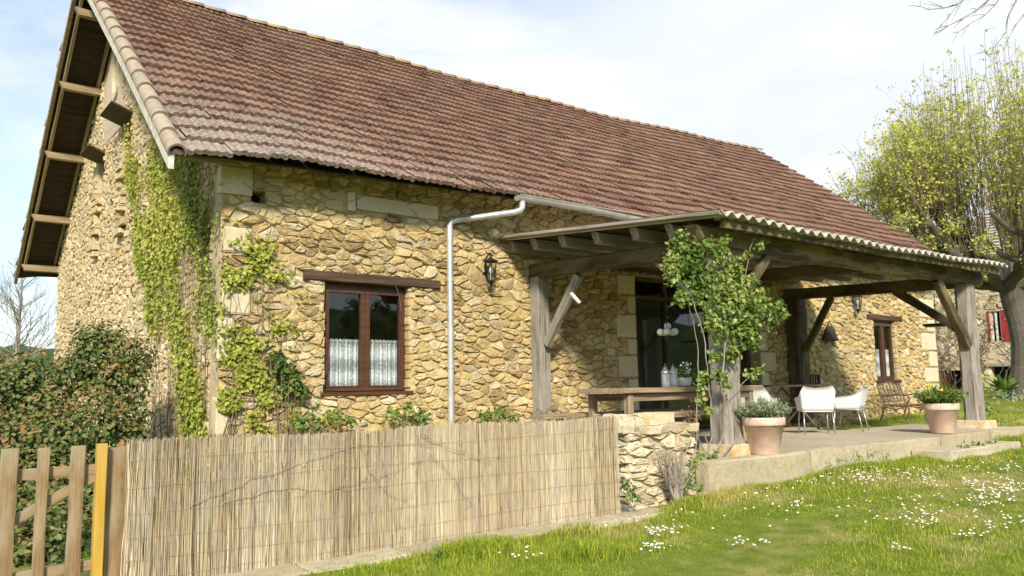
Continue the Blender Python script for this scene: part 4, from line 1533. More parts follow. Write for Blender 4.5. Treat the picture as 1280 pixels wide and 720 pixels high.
fp = thing('flower_bowl', 'white bowl on the terrace table', 'bowl', (5.17, -2.46, .766))
mb = MB(); mb.lathe([(0, 0), (.075, 0), (.10, .03), (.115, .09), (.118, .12), (.108, .12), (.10, .06)], 18, (5.17, -2.46, .766)); mb.build('bowl', 'white', fp, smooth=True)
fl = thing('white_flowers', 'small white flowering plant growing in the white bowl on the table', 'plant', (5.17, -2.46, .87))
P, N = jit_ball(260, (5.17, -2.46, .93), .17, 3, .6)
leaves('foliage', P, N, .05, 'bushleaf', fl, seed=4)
P, N = jit_ball(34, (5.17, -2.48, .98), .16, 5, .6, .9)
leaves('blossoms', P, N, .045, 'petal', fl, tmpl=LOBED, seed=6)

# hanging lamp of clustered white globes over the table
pl_ = thing('pendant_lamp', 'hanging lamp with a cluster of round white globes over the terrace table', 'lamp', (5.32, -2.1, 1.60))
mb = MB()
lc = Vector((5.32, -2.1, 1.50))
mb.tube([(lc.x, lc.y, 2.55), (lc.x, lc.y, 1.73)], .006, 6)
for k in range(5):
    a = k * 2 * math.pi / 5
    mb.tube([(lc.x, lc.y, 1.74), (lc.x + .10 * math.cos(a), lc.y + .10 * math.sin(a), 1.62), (lc.x + .105 * math.cos(a), lc.y + .105 * math.sin(a), 1.53)], .004, 5)
mb.build('frame', 'iron', pl_)
for k in range(5):
    a = k * 2 * math.pi / 5
    mb = MB()
    c = (lc.x + .10 * math.cos(a), lc.y + .10 * math.sin(a), 1.50)
    mb.lathe([(.0, -.05), (.029, -.042), (.046, -.018), (.046, .018), (.029, .042), (0, .05)], 14, c)
    mb.build('globe', 'white', pl_, smooth=True)
mb = MB(); mb.lathe([(.0, -.05), (.029, -.042), (.046, -.018), (.046, .018), (.029, .042), (0, .05)], 14, (lc.x, lc.y, 1.58)); mb.build('globe', 'white', pl_, smooth=True)


# ------------------------------------------------------------------ wall lanterns and other ironwork
def wall_lantern():
    t = thing('wall_lantern', 'x', 'lantern')
    f = MB()
    f.lathe([(0, .29), (.008, .285), (.008, .25), (.016, .24), (.010, .225), (.030, .205), (.105, .165), (.112, .15), (.098, .145)], 6)
    f.lathe([(.052, -.12), (.060, -.125), (.058, -.14), (.030, -.165), (.018, -.185), (.022, -.20), (.008, -.225), (0, -.23)], 6)
    for k in range(6):
        a = k * math.pi / 3
        f.tube([(.055 * math.cos(a), .055 * math.sin(a), -.13), (.092 * math.cos(a), .092 * math.sin(a), .15)], .006, 5)
    f.tube([(0, .15, .07), (0, .12, .22), (0, .06, .26), (0, 0, .28)], .011, 6)
    f.box((0, .155, .05), (.07, .02, .20))
    f.build('frame', 'iron', t)
    g = MB(); g.lathe([(.050, -.12), (.086, .145)], 6); g.build('glass', 'glass', t)
    b_ = MB(); b_.lathe([(.012, -.11), (.014, -.02), (.028, .0), (.030, .03), (.014, .075), (0, .085)], 10); b_.build('bulb', 'lampglass', t, smooth=True)
    return t


wl1 = wall_lantern(); wl1.location = (3.80, -.165, 2.44)
wl1['label'] = 'black wall lantern between the grey downpipe and the porch roof'
dup(wl1, (13.82, -.165, 2.47), 0, 'black wall lantern under the porch near the narrow window')

bell = thing('wall_bell', 'dark round metal bell shaped ornament hanging on the stone wall behind the chairs', 'ornament', (12.6, -.08, 1.78))
mb = MB()
mb.lathe([(.0, .16), (.10, .16), (.15, .12), (.18, .02), (.24, -.10), (.26, -.15), (.22, -.15)], 16, (12.75, -.10, 1.79), axis_mat=Matrix.Diagonal((1, .4, 1)))
mb.tube([(12.67, -.10, 1.95), (12.75, -.10, 2.06), (12.83, -.10, 1.95)], .012, 6)
mb.build('body', 'rust_dark', bell, smooth=True)

hl = thing('hanging_tube', 'short white tube with a wire hook hanging from the porch brace', 'ornament', (4.72, -1.0, 2.0))
mb = MB(); mb.tube([(4.60, -.98, 2.10), (4.65, -1.10, 1.95)], .028, 12); mb.build('tube', 'white', hl, smooth=True)
mb = MB(); mb.tube([(4.70, -.97, 2.36), (4.60, -.98, 2.10)], .003, 5); mb.tube([(4.65, -1.10, 1.95), (4.66, -1.11, 1.86), (4.66, -1.08, 1.80), (4.66, -1.13, 1.78), (4.66, -1.13, 1.84)], .004, 5); mb.build('hook', 'iron', hl)

dish = thing('hanging_tray', 'flat dark tray hanging beside the far porch post', 'tray', (10.8, -3.1, 1.55))
dc = at(1, -2.6, 1170, 407)
mb = MB(); mb.lathe([(0, -.01), (.18, -.02), (.22, .01), (.225, .03), (.20, .025), (0, .01)], 20, tuple(dc)); mb.build('tray', 'iron', dish, smooth=True)
mb = MB(); mb.tube([tuple(dc + np.array([0, 0, .0])), tuple(dc + np.array([.02, -.0, .55])), tuple(dc + np.array([.02, 0, .9]))], .006, 5); mb.build('hook', 'iron', dish)


# ------------------------------------------------------------------ chairs, dining table, garden bench, pots
CHS = .88


def armchair():
    """woven tub armchair: back and arms one curved shell, metal legs; faces +Y"""
    t = thing('armchair', 'x', 'chair')
    sh = MB()
    n = 26
    outer, inner = [], []
    for i in range(n + 1):
        s = i / n * 2 - 1                           # -1 right arm front ... 0 back ... 1 left arm front
        a = abs(s)
        if a < .40:
            x = s / .40 * .225; y = -.22
        elif a < .60:
            k = (a - .40) / .20 * math.pi / 2
            x = math.copysign(.225 + .045 * math.sin(k), s); y = -.22 + .05 * (1 - math.cos(k))
        else:
            x = math.copysign(.27, s); y = -.17 + (a - .60) / .40 * .40
        top = .80 + .035 * (a / .40) ** 2 * (a < .40) if a < .40 else .835 - .19 * min((a - .40) / .30, 1) ** .8 - .03 * max(0, (a - .7) / .3)
        flare = 1 + .12
        rec = -.085 if a < .5 else -.085 * max(0, 1 - (a - .5) / .25)
        pts = []
        for q in range(6):
            u = q / 5
            z = .40 + (top - .40) * u
            f = 1 + (flare - 1) * u
            pts.append((x * f, y * (1 + .03 * u) + rec * u ** 1.3, z))
        outer.append(pts)
    V, F = [], []
    th_ = .022
    for i in range(n + 1):
        for q in range(6):
            V.append(outer[i][q])
    o2 = len(V)
    for i in range(n + 1):
        for q in range(6):
            x, y, z = outer[i][q]
            cx, cy = 0, .05
            d = math.hypot(x - cx, y - cy)
            V.append((x - (x - cx) / d * th_, y - (y - cy) / d * th_, z))
    for i in range(n):
        for q in range(5):
            F.append((i * 6 + q, i * 6 + q + 1, (i + 1) * 6 + q + 1, (i + 1) * 6 + q))
            F.append((o2 + i * 6 + q, o2 + (i + 1) * 6 + q, o2 + (i + 1) * 6 + q + 1, o2 + i * 6 + q + 1))
        for q in (0, 5):
            F.append((i * 6 + q, (i + 1) * 6 + q, o2 + (i + 1) * 6 + q, o2 + i * 6 + q))
    for i in (0, n):
        for q in range(5):
            F.append((i * 6 + q, o2 + i * 6 + q, o2 + i * 6 + q + 1, i * 6 + q + 1))
    sh.add(V, F)
    sh.build('shell', 'white_seat', t, smooth=True)
    s = MB()
    V = []
    for (sx, z) in ((1, .425), (1, .385)):
        V += [(-.26, -.19, z), (-.26, .20, z + .01), (-.24, .25, z + .01), (.24, .25, z + .01), (.26, .20, z + .01), (.26, -.19, z), (.22, -.215, z), (-.22, -.215, z)]
    s.add(V, [tuple(range(7, -1, -1)), tuple(range(8, 16))] + [(k, (k + 1) % 8, (k + 1) % 8 + 8, k + 8) for k in range(8)])
    s.build('seat', 'white_seat', t)
    for sx in (-1, 1):
        for sy in (-1, 1):
            l = MB()
            l.tube([(sx * .235, sy * .19 + .01, .40), (sx * .255, sy * .235 + (.01 if sy > 0 else -.03), 0)], .013, 8)
            l.build('leg', 'steel', t, smooth=True)
    return t


ch = armchair()
ch.scale = (CHS,) * 3
ch.location = (8.44, -2.30, 0); ch.rotation_euler = (0, 0, R(-46))
ch['label'] = 'middle white woven armchair seen squarely from behind'; ch['group'] = 'white armchairs round the terrace table'
dup(ch, (9.36, -2.34, 0), R(18), 'white woven armchair in side view nearest the iron garden bench', ch['group'], CHS)
dup(ch, (8.0, -1.55, 0), R(-72), 'white woven armchair half hidden behind the potted lavender', ch['group'], CHS)

dt = thing('dining_table', 'dark topped metal table with crossed legs behind the white armchairs', 'table', (9.0, -1.35, 0))
mb = MB(); mb.box((9.0, -1.35, .735), (1.25, .85, .03), jit=.002); mb.build('table_top', 'wood_dark', dt)
for x in (8.5, 9.5):
    mb = MB()
    mb.tube([(x, -1.70, 0), (x, -1.0, .72)], .018, 8); mb.tube([(x, -1.0, 0), (x, -1.70, .72)], .018, 8)
    mb.build('leg', 'rust', dt)
mb = MB(); mb.tube([(8.5, -1.35, .36), (9.5, -1.35, .36)], .012, 8); mb.build('stretcher', 'rust', dt)

gb = thing('garden_bench', 'ornate brown iron garden bench against the wall below the narrow window', 'bench', (13.9, -.8, -.15), R(4))
gb0 = MB()


def gbP(x, y, z):
    c, s = math.cos(R(4)), math.sin(R(4))
    return (14.5 + x * c - y * s, -.75 + x * s + y * c, -.17 + z)


BW = .56
for k in range(5):
    mb = MB(); y = -.20 + k * .10
    mb.tube([gbP(-BW, y, .42 + .01 * (k - 2) ** 2 * .3), gbP(BW, y, .42 + .01 * (k - 2) ** 2 * .3)], .022, 4); mb.build('seat_slat', 'rust', gb)
mb = MB()
mb.tube([gbP(-BW + .08, .27, .50), gbP(BW - .08, .27, .50)], .014, 6)
top_ = [gbP(-BW + .06 + (2 * BW - .12) * i / 14, .36, .86 + .05 * math.sin(math.pi * i / 14)) for i in range(15)]
mb.tube(top_, .016, 6)
for i in range(11):
    x = -BW + .12 + i * (2 * BW - .24) / 10
    mb.tube([gbP(x, .27, .50), gbP(x + (.05 if i % 2 else -.05), .315, .68), gbP(x, .36, .87)], .010, 5)
    if i < 10:
        cx = x + (2 * BW - .24) / 20
        mb.tube([gbP(cx + .05 * math.cos(a), .315, .68 + .07 * math.sin(a)) for a in np.linspace(0, 2 * math.pi, 11)], .008, 4)
mb.build('backrest', 'rust', gb)
for sx in (-1, 1):
    mb = MB()
    x = sx * BW
    mb.tube([gbP(x, .40, 0), gbP(x, .30, .20), gbP(x, .24, .42), gbP(x, .30, .62), gbP(x, .37, .88)], .020, 6)
    mb.tube([gbP(x, -.28, 0), gbP(x, -.20, .15), gbP(x, -.27, .30), gbP(x, -.24, .44)], .020, 6)
    mb.tube([gbP(x, .29, .62), gbP(x, .0, .66), gbP(x, -.24, .64), gbP(x, -.30, .58), gbP(x, -.26, .52), gbP(x, -.24, .44)], .018, 6)
    mb.tube([gbP(x, .24, .40), gbP(x, 0, .34), gbP(x, -.24, .42)], .014, 6)
    mb.build('end_frame', 'rust', gb)


def pot(label, x, y, h, r1):
    t = thing('flower_pot', label, 'pot', (x, y, .006), 0, None)
    mb = MB()
    r0 = r1 * .66
    mb.lathe([(0, 0), (r0 - .01, 0), (r0, .012), (r1 * .90, h * .78), (r1 * .985, h * .785), (r1, h * .80), (r1 * 1.02, h * .985), (r1 * 1.0, h), (r1 * .93, h), (r1 * .90, h * .9), (r1 * .5, h * .88), (0, h * .89)], 36, (x, y, .006))
    mb.build('pot_body', 'terracotta', t, smooth=True)
    mb = MB(); mb.lathe([(r1 * .91, h * .91), (r1 * .5, h * .93), (0, h * .94)], 24, (x, y, .008)); mb.build('soil', 'soil', t, smooth=True)
    return t


pot('terracotta flower pot with silvery lavender standing by the ivy covered post', 4.85, -3.86, .41, .235)
pot('terracotta flower pot with yellow flowers standing by the far porch post', 9.45, -3.74, .44, .25)


def sprigs(name, parent, c, n, r, h, mat, seed, leaf=.04, tmpl=NARROW, per=16, lean=.8):
    rs_ = np.random.default_rng(seed)
    mb = MB(); P, A = [], []
    for k in range(n):
        a = rs_.uniform(0, 6.28); d = math.sqrt(rs_.random())
        b0 = np.array([c[0] + r * .55 * d * math.cos(a), c[1] + r * .55 * d * math.sin(a), c[2]])
        tip = b0 + np.array([r * lean * d * math.cos(a), r * lean * d * math.sin(a), h * (1 - .45 * d * d) * rs_.uniform(.7, 1.1)])
        mid = (b0 + tip) / 2 + np.array([0, 0, h * .1]) + rs_.normal(0, .01, 3)
        mb.tube([b0, mid, tip], [.004, .003, .0015], 4)
        for q in range(per):
            t = rs_.uniform(.15, 1.02)
            p = (1 - t) ** 2 * b0 + 2 * t * (1 - t) * mid + t * t * tip
            P.append(p); A.append((tip - b0) / np.linalg.norm(tip - b0) + rs_.normal(0, .55, 3))
    mb.build('stems', 'twig', parent)
    P, A = np.array(P), np.array(A)
    return leaves('foliage', P, (0, -.3, .6), leaf, mat, parent, tmpl=tmpl, spread=.9, along=A, seed=seed)


lav = thing('lavender', 'silvery green lavender bush growing in the terracotta pot by the ivy covered post', 'plant', (4.85, -3.86, .37))
sprigs('lavender', lav, (4.85, -3.86, .37), 190, .24, .24, 'lavender', 8, .05)
yfl = thing('potted_flowers', 'bushy green plant with yellow flowers growing in the terracotta pot by the far post', 'plant', (9.45, -3.74, .42))
sprigs('flowers', yfl, (9.45, -3.74, .42), 170, .27, .25, 'bushleaf', 9, .07)
P, N = jit_ball(30, (9.48, -3.74, .53), .26, 15, .6, .8)
leaves('blossoms', P + np.array([0, 0, .08]), N, .05, 'petal_yellow', yfl, tmpl=LOBED, seed=16)


# ------------------------------------------------------------------ climbing plants
def scatter_rect(n, u, v):
    return rng.uniform(u[0], u[1], n), rng.uniform(v[0], v[1], n)


ivy = thing('ivy', 'yellow green ivy climbing the gable wall and the front corner of the house', 'ivy', (-.1, 1.5, -.4))
n = 60000
yy, zz = scatter_rect(n, (-.05, 4.6), (-.4, 5.2))
P = np.stack([np.zeros(n), yy, zz], 1)
left = np.clip(2.0 + (zz - .5) * .78, 1.8, 4.4) + .35 * val_noise(P, 3.0, 1)
dens = .55 - .50 * np.clip((yy - left + 1.6) / 1.6, 0, 1) + .55 * val_noise(P, 2.6, 2) + .40 * val_noise(P, 8, 4)
dens -= .42 * ((yy < .30) & (zz < 3.2)) + .30 * ((yy < .7) & (zz > 2.4)) + .3 * (zz > 4.0)
keep = (yy < left) & (zz < ZE + (ZR - ZE) * (yy + OV) / RUN - .25) & (rng.random(n) < dens)
P = P[keep]
P[:, 0] = -.04 - rng.random(len(P)) ** 2 * .08
k_ = rng.random(len(P)) * .7 + .25 * val_noise(P, 2.2, 7) + .18
leaves('foliage', P, (-1, -.15, .35), .052, 'ivy', ivy, tmpl=LOBED, spread=.55, droop=1.2, rnd=k_)
# on the front wall: patches and trails
FP = []
for (px, py, rx_, ry_, m_) in ((262, 430, 14, 110, 420), (262, 250, 14, 60, 100), (305, 330, 28, 22, 200), (325, 318, 20, 20, 130), (300, 350, 24, 10, 100), (362, 385, 22, 20, 90), (335, 410, 60, 7, 120),
                               (300, 470, 26, 36, 240), (330, 500, 46, 36, 420), (285, 515, 24, 28, 260), (286, 480, 12, 50, 200), (330, 470, 26, 24, 120), (350, 528, 40, 16, 260), (390, 522, 40, 12, 130), (300, 440, 20, 12, 80), (345, 345, 26, 10, 50), (315, 430, 48, 62, 190), (300, 330, 40, 50, 70), (285, 380, 10, 60, 70)):
    for k in range(int(m_ * 1.9)):
        a = rng.uniform(0, 6.28); d = min(abs(rng.normal(0, .62)), 1.35)
        q = at(1, -.06, px + rx_ * d * math.cos(a), py + ry_ * d * math.sin(a))
        if q[0] < -.02 or (q[0] > 1.27 and q[2] > .70): continue
        q[1] = -.045 - rng.random() ** 2 * .07
        FP.append(q)
FP = np.array(FP)
sel = (val_noise(FP, 9, 12) > -.25) & (FP[:, 2] > -.4)
FP = FP[sel]
leaves('foliage', FP, (-.15, -1, .35), .050, 'ivy', ivy, tmpl=LOBED, spread=.55, droop=1.2, rnd=rng.random(len(FP)) * .8 + .1, seed=8)
rs3 = random.Random(9)
mb = MB()
for k in range(24):
    y = rs3.uniform(.1, 2.6); z = -.4
    pts = []
    L = rs3.uniform(2.2, 4.6)
    while z < L - .4:
        pts.append((-.05 + rs3.uniform(-.01, .01), max(y, .02), z)); z += .16; y += rs3.uniform(-.05, .075)
    if len(pts) > 3: mb.tube(pts, [.006 * (1 - .7 * i / len(pts)) for i in range(len(pts))], 4)
for k in range(9):
    y = rs3.uniform(.3, 1.1); z = rs3.uniform(1.8, 2.6); pts = []
    for i in range(9):
        pts.append((-.06 + rs3.uniform(-.015, .01), y, z)); z += .16; y += rs3.uniform(-.06, .06)
    mb.tube(pts, .0035, 4)
for k in range(30):
    x = rs3.uniform(.0, .9); z = -.3; pts = []
    L = rs3.uniform(.9, 3.3) if x < .5 else rs3.uniform(.6, 1.7)
    while z < L:
        pts.append((max(x, .0), -.05 + rs3.uniform(-.01, .005), z)); z += .14; x += rs3.uniform(-.06, .075)
    if len(pts) > 3: mb.tube(pts, [.006 * (1 - .7 * i / len(pts)) for i in range(len(pts))], 4)
for k in range(16):                       # bare runners on the upper wall
    x = rs3.uniform(.1, 2.6); z = rs3.uniform(2.4, 3.3); pts = []
    a = rs3.uniform(-1, .6)
    for i in range(8):
        pts.append((x, -.05 + rs3.uniform(-.006, .004), min(z, 3.5))); a += rs3.uniform(-.35, .35); x += .1 * math.cos(a); z += .1 * math.sin(a)
    mb.tube(pts, .0035, 4)
mb.build('stems', 'twig', ivy)


def cluster(name, label, cat, blobs, mat, size, y0, dens, seed, tmpl=LEAF, depth=.2, stem=None, group=None, base=None, facing=(-.2, -.6, .6)):
    """leafy mass from ellipsoids; each blob (px, py, r px) is turned into a place at distance plane y0"""
    Ps, Ns = [], []
    for k, bl in enumerate(blobs):
        px, py, r = bl[:3]
        yb = bl[3] if len(bl) > 3 else y0
        c = at(1, yb, px, py)
        dd = (c - CAM) @ CF
        rm = r * dd / FPX
        nn_ = max(6, int(dens * (rm / size) ** 2 * (9 if rm > .14 else 20)))
        p, d = jit_ball(nn_, c, rm, seed * 50 + k, 1.0, .25)
        p[:, 1] = c[1] + (p[:, 1] - c[1]) * (depth / .2 if rm > .2 else 1.0)
        Ps.append(p); Ns.append(d)
    P, N = np.concatenate(Ps), np.concatenate(Ns)
    if base is None:
        c = P.mean(0); base = (c[0], c[1], P[:, 2].min())
    t = thing(name, label, cat, base, 0, group)
    rs_ = np.random.default_rng(seed)
    rnd = np.clip(rs_.random(len(P)) * .75 + .2 * val_noise(P, 5, seed) + .12, 0, 1)
    leaves('foliage', P, N * .6 + np.array(facing) * .6, size, mat, t, tmpl=tmpl, spread=.5, rnd=rnd, seed=seed, droop=.5)
    mb = MB()
    rr = random.Random(seed)
    for k in range(stem or 0):
        q = P[rr.randrange(len(P))]
        b0 = Vector(base) + Vector((rr.uniform(-.08, .08), rr.uniform(-.05, .05), 0))
        mid = (b0 + Vector(q)) / 2 + Vector((rr.uniform(-.05, .05), rr.uniform(-.04, .04), .03))
        mb.tube([b0, mid, Vector(q)], [.008, .006, .003], 5)
    if stem: mb.build('stems', 'twig', t)
    return t


cluster('dark_ivy_clump', 'dark green ivy clump on the wall left of the big brown window', 'ivy', [(348, 447, 13), (358, 462, 17), (370, 475, 14), (362, 485, 12), (345, 460, 9), (378, 488, 9)], 'darkleaf', .07, -.14, 1.1, 21, stem=8, base=(.85, -.1, -.3))
cluster('wall_shrub', 'leafy green shrub below the left corner of the big brown window', 'shrub', [(395, 524, 17), (420, 520, 15), (375, 530, 14), (440, 526, 10)], 'bushleaf', .065, -.3, .8, 22, stem=10, tmpl=LEAF)
cluster('wall_shrub', 'leafy green shrub below the right corner of the big brown window', 'shrub', [(490, 520, 16), (510, 514, 18), (528, 522, 13)], 'bushleaf', .065, -.3, .9, 23, stem=10)
cluster('wall_shrub', 'small green shrub at the wall between the downpipe and the porch', 'shrub', [(608, 520, 12), (625, 516, 13), (640, 522, 9)], 'bushleaf', .06, -.3, .9, 24, stem=8)
cluster('wall_shrub', 'wispy green plant at the foot of the near wall post of the porch', 'shrub', [(675, 514, 8), (688, 512, 9), (700, 520, 6)], 'lavender', .10, -.5, .8, 25, tmpl=NARROW, stem=8)

# climbing rose on the first porch post
RY = -3.74
rose = cluster('climbing_rose', 'climbing rose with glossy green leaves covering the first porch post', 'rose',
               [(900, 318, 15), (915, 335, 15), (888, 306, 12), (905, 300, 9), (852, 298, 17), (872, 322, 16), (862, 310, 14), (838, 332, 13), (890, 345, 18), (915, 365, 22), (845, 318, 17), (858, 330, 17), (842, 345, 12), (862, 355, 17), (852, 372, 13), (875, 345, 14), (880, 370, 22), (900, 358, 22), (905, 385, 26), (925, 372, 26), (940, 392, 26),
                (955, 378, 22), (962, 400, 18), (925, 412, 24), (900, 415, 20), (940, 425, 14), (974, 384, 8), (980, 392, 6), (915, 440, 13), (885, 400, 16), (938, 352, 12), (922, 345, 10),
                (948, 305, 8), (958, 296, 6), (935, 318, 6), (900, 468, 9), (908, 480, 7), (880, 470, 9), (875, 485, 8), (876, 500, 7), (885, 512, 6), (948, 462, 7), (940, 470, 6), (935, 468, 5), (868, 310, 9), (895, 445, 9)],
               'rose', .054, RY, 1.45, 31, depth=.24, base=tuple(at(1, RY, 885, 588)))
mb = MB()
for path, r in (([(880, 590), (893, 566), (905, 545), (908, 515), (902, 480), (905, 440), (912, 400)], .013), ([(872, 588), (884, 570), (890, 545), (888, 500), (884, 460), (880, 420), (868, 380), (850, 340)], .009),
                ([(866, 590), (870, 560), (872, 500), (873, 440), (866, 400), (856, 360)], .007), ([(886, 592), (880, 565), (872, 545), (866, 530)], .010), ([(905, 440), (930, 430), (950, 400), (974, 386)], .006),
                ([(912, 400), (930, 350), (938, 310), (945, 292)], .006), ([(884, 590), (900, 572), (914, 558), (922, 545)], .013), ([(905, 500), (925, 482), (946, 464)], .005), ([(888, 585), (886, 560), (880, 540)], .012)):
    pts = []
    for k, (a, b_) in enumerate(zip(path, path[1:])):
        for i in range(4):
            t = i / 4
            pts.append(at(1, RY - .02 + .02 * math.sin(k + t), a[0] + (b_[0] - a[0]) * t + random.uniform(-1, 1), a[1] + (b_[1] - a[1]) * t))
    mb.tube(pts, [r * (1 - .45 * i / len(pts)) for i in range(len(pts))], 6)
mb.build('canes', 'barkpale', rose)

cluster('leafy_weed', 'bright green weed growing at the foot of the rose covered post', 'weed', [(880, 572, 10), (870, 578, 9), (893, 570, 8)], 'bushleaf', .055, -3.85, .9, 33, stem=5)
cluster('red_shrub', 'small reddish leaved shrub behind the dry stone pillar', 'shrub', [(862, 520, 12), (855, 535, 12), (870, 505, 10), (866, 545, 10)], 'creeper', .05, -3.55, .6, 34, stem=14)

dead = thing('dead_shrub', 'leafless shrub of dry brown twigs in front of the dry stone pillar', 'shrub', tuple(at(1, -4.2, 845, 628)))
mb = MB()
rr = random.Random(4)
b0 = Vector(at(1, -4.2, 846, 628))
for k in range(34):
    p = b0 + Vector((rr.uniform(-.05, .05), rr.uniform(-.03, .05), 0))
    d = Vector((rr.uniform(-.5, .4), rr.uniform(-.15, .2), 1)).normalized()
    L = rr.uniform(.25, .62)
    pts = [p]
    for i in range(5):
        d = (d + Vector((rr.uniform(-.25, .25), rr.uniform(-.2, .2), rr.uniform(-.05, .15)))).normalized()
        pts.append(pts[-1] + d * L / 5)
    mb.tube(pts, [.010, .008, .006, .005, .003, .0015], 5)
    for q in pts[2:5]:
        mb.tube([q, q + Vector((rr.uniform(-.12, .12), rr.uniform(-.08, .08), rr.uniform(.03, .15)))], [.004, .0012], 4)
mb.tube([b0 + Vector((0, 0, -.04)), b0 + Vector((.02, 0, .22)), b0 + Vector((.01, 0, .36))], [.045, .035, .02], 8)
mb.build('twigs', 'barkpale', dead)


cluster('leafy_weed', 'bright green weed clump against the terrace kerb below the white armchairs', 'weed', [(1050, 574, 9), (1070, 570, 10), (1092, 568, 9), (1108, 572, 7), (1036, 580, 6)], 'bushleaf', .05, -4.3, .8, 36, tmpl=NARROW)
cluster('leafy_weed', 'bright green weed clump at the far end of the terrace step', 'weed', [(1205, 560, 8), (1222, 558, 9), (1238, 556, 8)], 'bushleaf', .05, -4.5, .8, 37)
cluster('leafy_weed', 'tall green weed at the foot of the reed fence near the lower edge', 'weed', [(545, 700, 16), (530, 708, 12), (562, 706, 12), (548, 690, 8)], 'bushleaf', .045, -4.55, .9, 38, tmpl=NARROW)
cluster('leafy_weed', 'green weed growing between the stone pillar and the terrace kerb', 'weed', [(862, 596, 9), (868, 580, 8), (858, 612, 8), (872, 610, 7)], 'bushleaf', .045, -4.1, .8, 39)
cluster('leafy_weed', 'green weed between the reed fence end and the stone pillar', 'weed', [(786, 612, 8), (782, 600, 6), (792, 622, 8)], 'bushleaf', .045, -4.2, .8, 40)

# ------------------------------------------------------------------ shrubs and trees
def lobed_shrub(name, label, lobes, mat, size, dens, seed, base):
    t = thing(name, label, 'shrub', base)
    Ps, Ns, Rn = [], [], []
    rs_ = np.random.default_rng(seed)
    for k, (px, py, r, yb) in enumerate(lobes):
        c = at(1, yb, px, py)
        rm = r * ((c - CAM) @ CF) / FPX
        nn_ = int(dens * 9 * (rm / size) ** 2)
        p, d = jit_ball(nn_, c, rm, seed * 40 + k, .95, .45)
        bumpy = 1 + .16 * val_noise(d * 1.0 + k, 4.5, k)
        p = c + (p - c) * bumpy[:, None]
        Ps.append(p); Ns.append(d)
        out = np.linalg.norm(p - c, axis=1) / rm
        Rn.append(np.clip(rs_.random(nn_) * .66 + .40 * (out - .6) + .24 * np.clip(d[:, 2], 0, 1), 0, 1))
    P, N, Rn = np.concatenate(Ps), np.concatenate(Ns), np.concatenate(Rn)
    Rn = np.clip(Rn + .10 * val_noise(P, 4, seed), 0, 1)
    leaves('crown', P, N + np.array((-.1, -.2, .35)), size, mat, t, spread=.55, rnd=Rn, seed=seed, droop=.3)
    mb = MB(); rr = random.Random(seed)
    for k in range(40):
        q = Vector(P[rr.randrange(len(P))])
        b0 = Vector(base) + Vector((rr.uniform(-.2, .2), rr.uniform(-.2, .2), -.1))
        mid = (b0 + q) / 2 + Vector((rr.uniform(-.1, .1), rr.uniform(-.1, .1), .1))
        mb.tube([b0, mid, q], [.022, .014, .004], 5)
    mb.build('stems', 'twig', t)
    return t


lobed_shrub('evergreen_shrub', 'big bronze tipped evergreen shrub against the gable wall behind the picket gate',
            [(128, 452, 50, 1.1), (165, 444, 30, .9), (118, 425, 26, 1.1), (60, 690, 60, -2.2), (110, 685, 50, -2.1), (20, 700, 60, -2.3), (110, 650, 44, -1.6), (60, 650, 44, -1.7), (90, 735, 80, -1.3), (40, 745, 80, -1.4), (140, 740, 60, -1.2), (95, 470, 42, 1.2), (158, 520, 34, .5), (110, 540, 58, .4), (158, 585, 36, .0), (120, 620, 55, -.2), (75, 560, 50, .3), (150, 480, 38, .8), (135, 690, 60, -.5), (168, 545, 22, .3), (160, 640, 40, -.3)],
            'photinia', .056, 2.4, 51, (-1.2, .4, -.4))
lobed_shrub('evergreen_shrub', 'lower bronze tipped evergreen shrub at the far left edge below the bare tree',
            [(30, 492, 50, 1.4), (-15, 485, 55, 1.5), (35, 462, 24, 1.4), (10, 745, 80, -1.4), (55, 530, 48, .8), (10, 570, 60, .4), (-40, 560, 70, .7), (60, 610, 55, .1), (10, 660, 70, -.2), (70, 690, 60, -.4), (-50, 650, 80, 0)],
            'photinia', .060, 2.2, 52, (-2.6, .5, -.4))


def grow(mb, p, d, L, r, depth, rr, kids, tips, spread=.55, up=.12, seg=5, gn=.16, ratio=.68):
    pts, rad = [Vector(p)], [r]
    d = Vector(d).normalized()
    for i in range(seg):
        d = (d + Vector((rr.uniform(-gn, gn), rr.uniform(-gn, gn), rr.uniform(-gn, gn) + up * .5))).normalized()
        pts.append(pts[-1] + d * L / seg)
        rad.append(r * (1 - (1 - ratio * .8) * (i + 1) / seg))
    mb.tube(pts, rad, 8 if r > .08 else (5 if r > .02 else 4))
    if depth == 0:
        tips.append((pts[-1], d)); return
    for k in range(kids):
        i = rr.randint(2, seg)
        a = d.orthogonal().normalized()
        a.rotate(Matrix.Rotation(rr.uniform(0, 6.28), 3, d))
        nd = (d * (1 - spread) + a * spread * rr.uniform(.7, 1.3) + Vector((0, 0, up))).normalized()
        grow(mb, pts[i], nd, L * rr.uniform(.55, .85), rad[i] * ratio, depth - 1, rr, kids, tips, spread, up, seg, gn, ratio)
    tips.append((pts[-1], d))


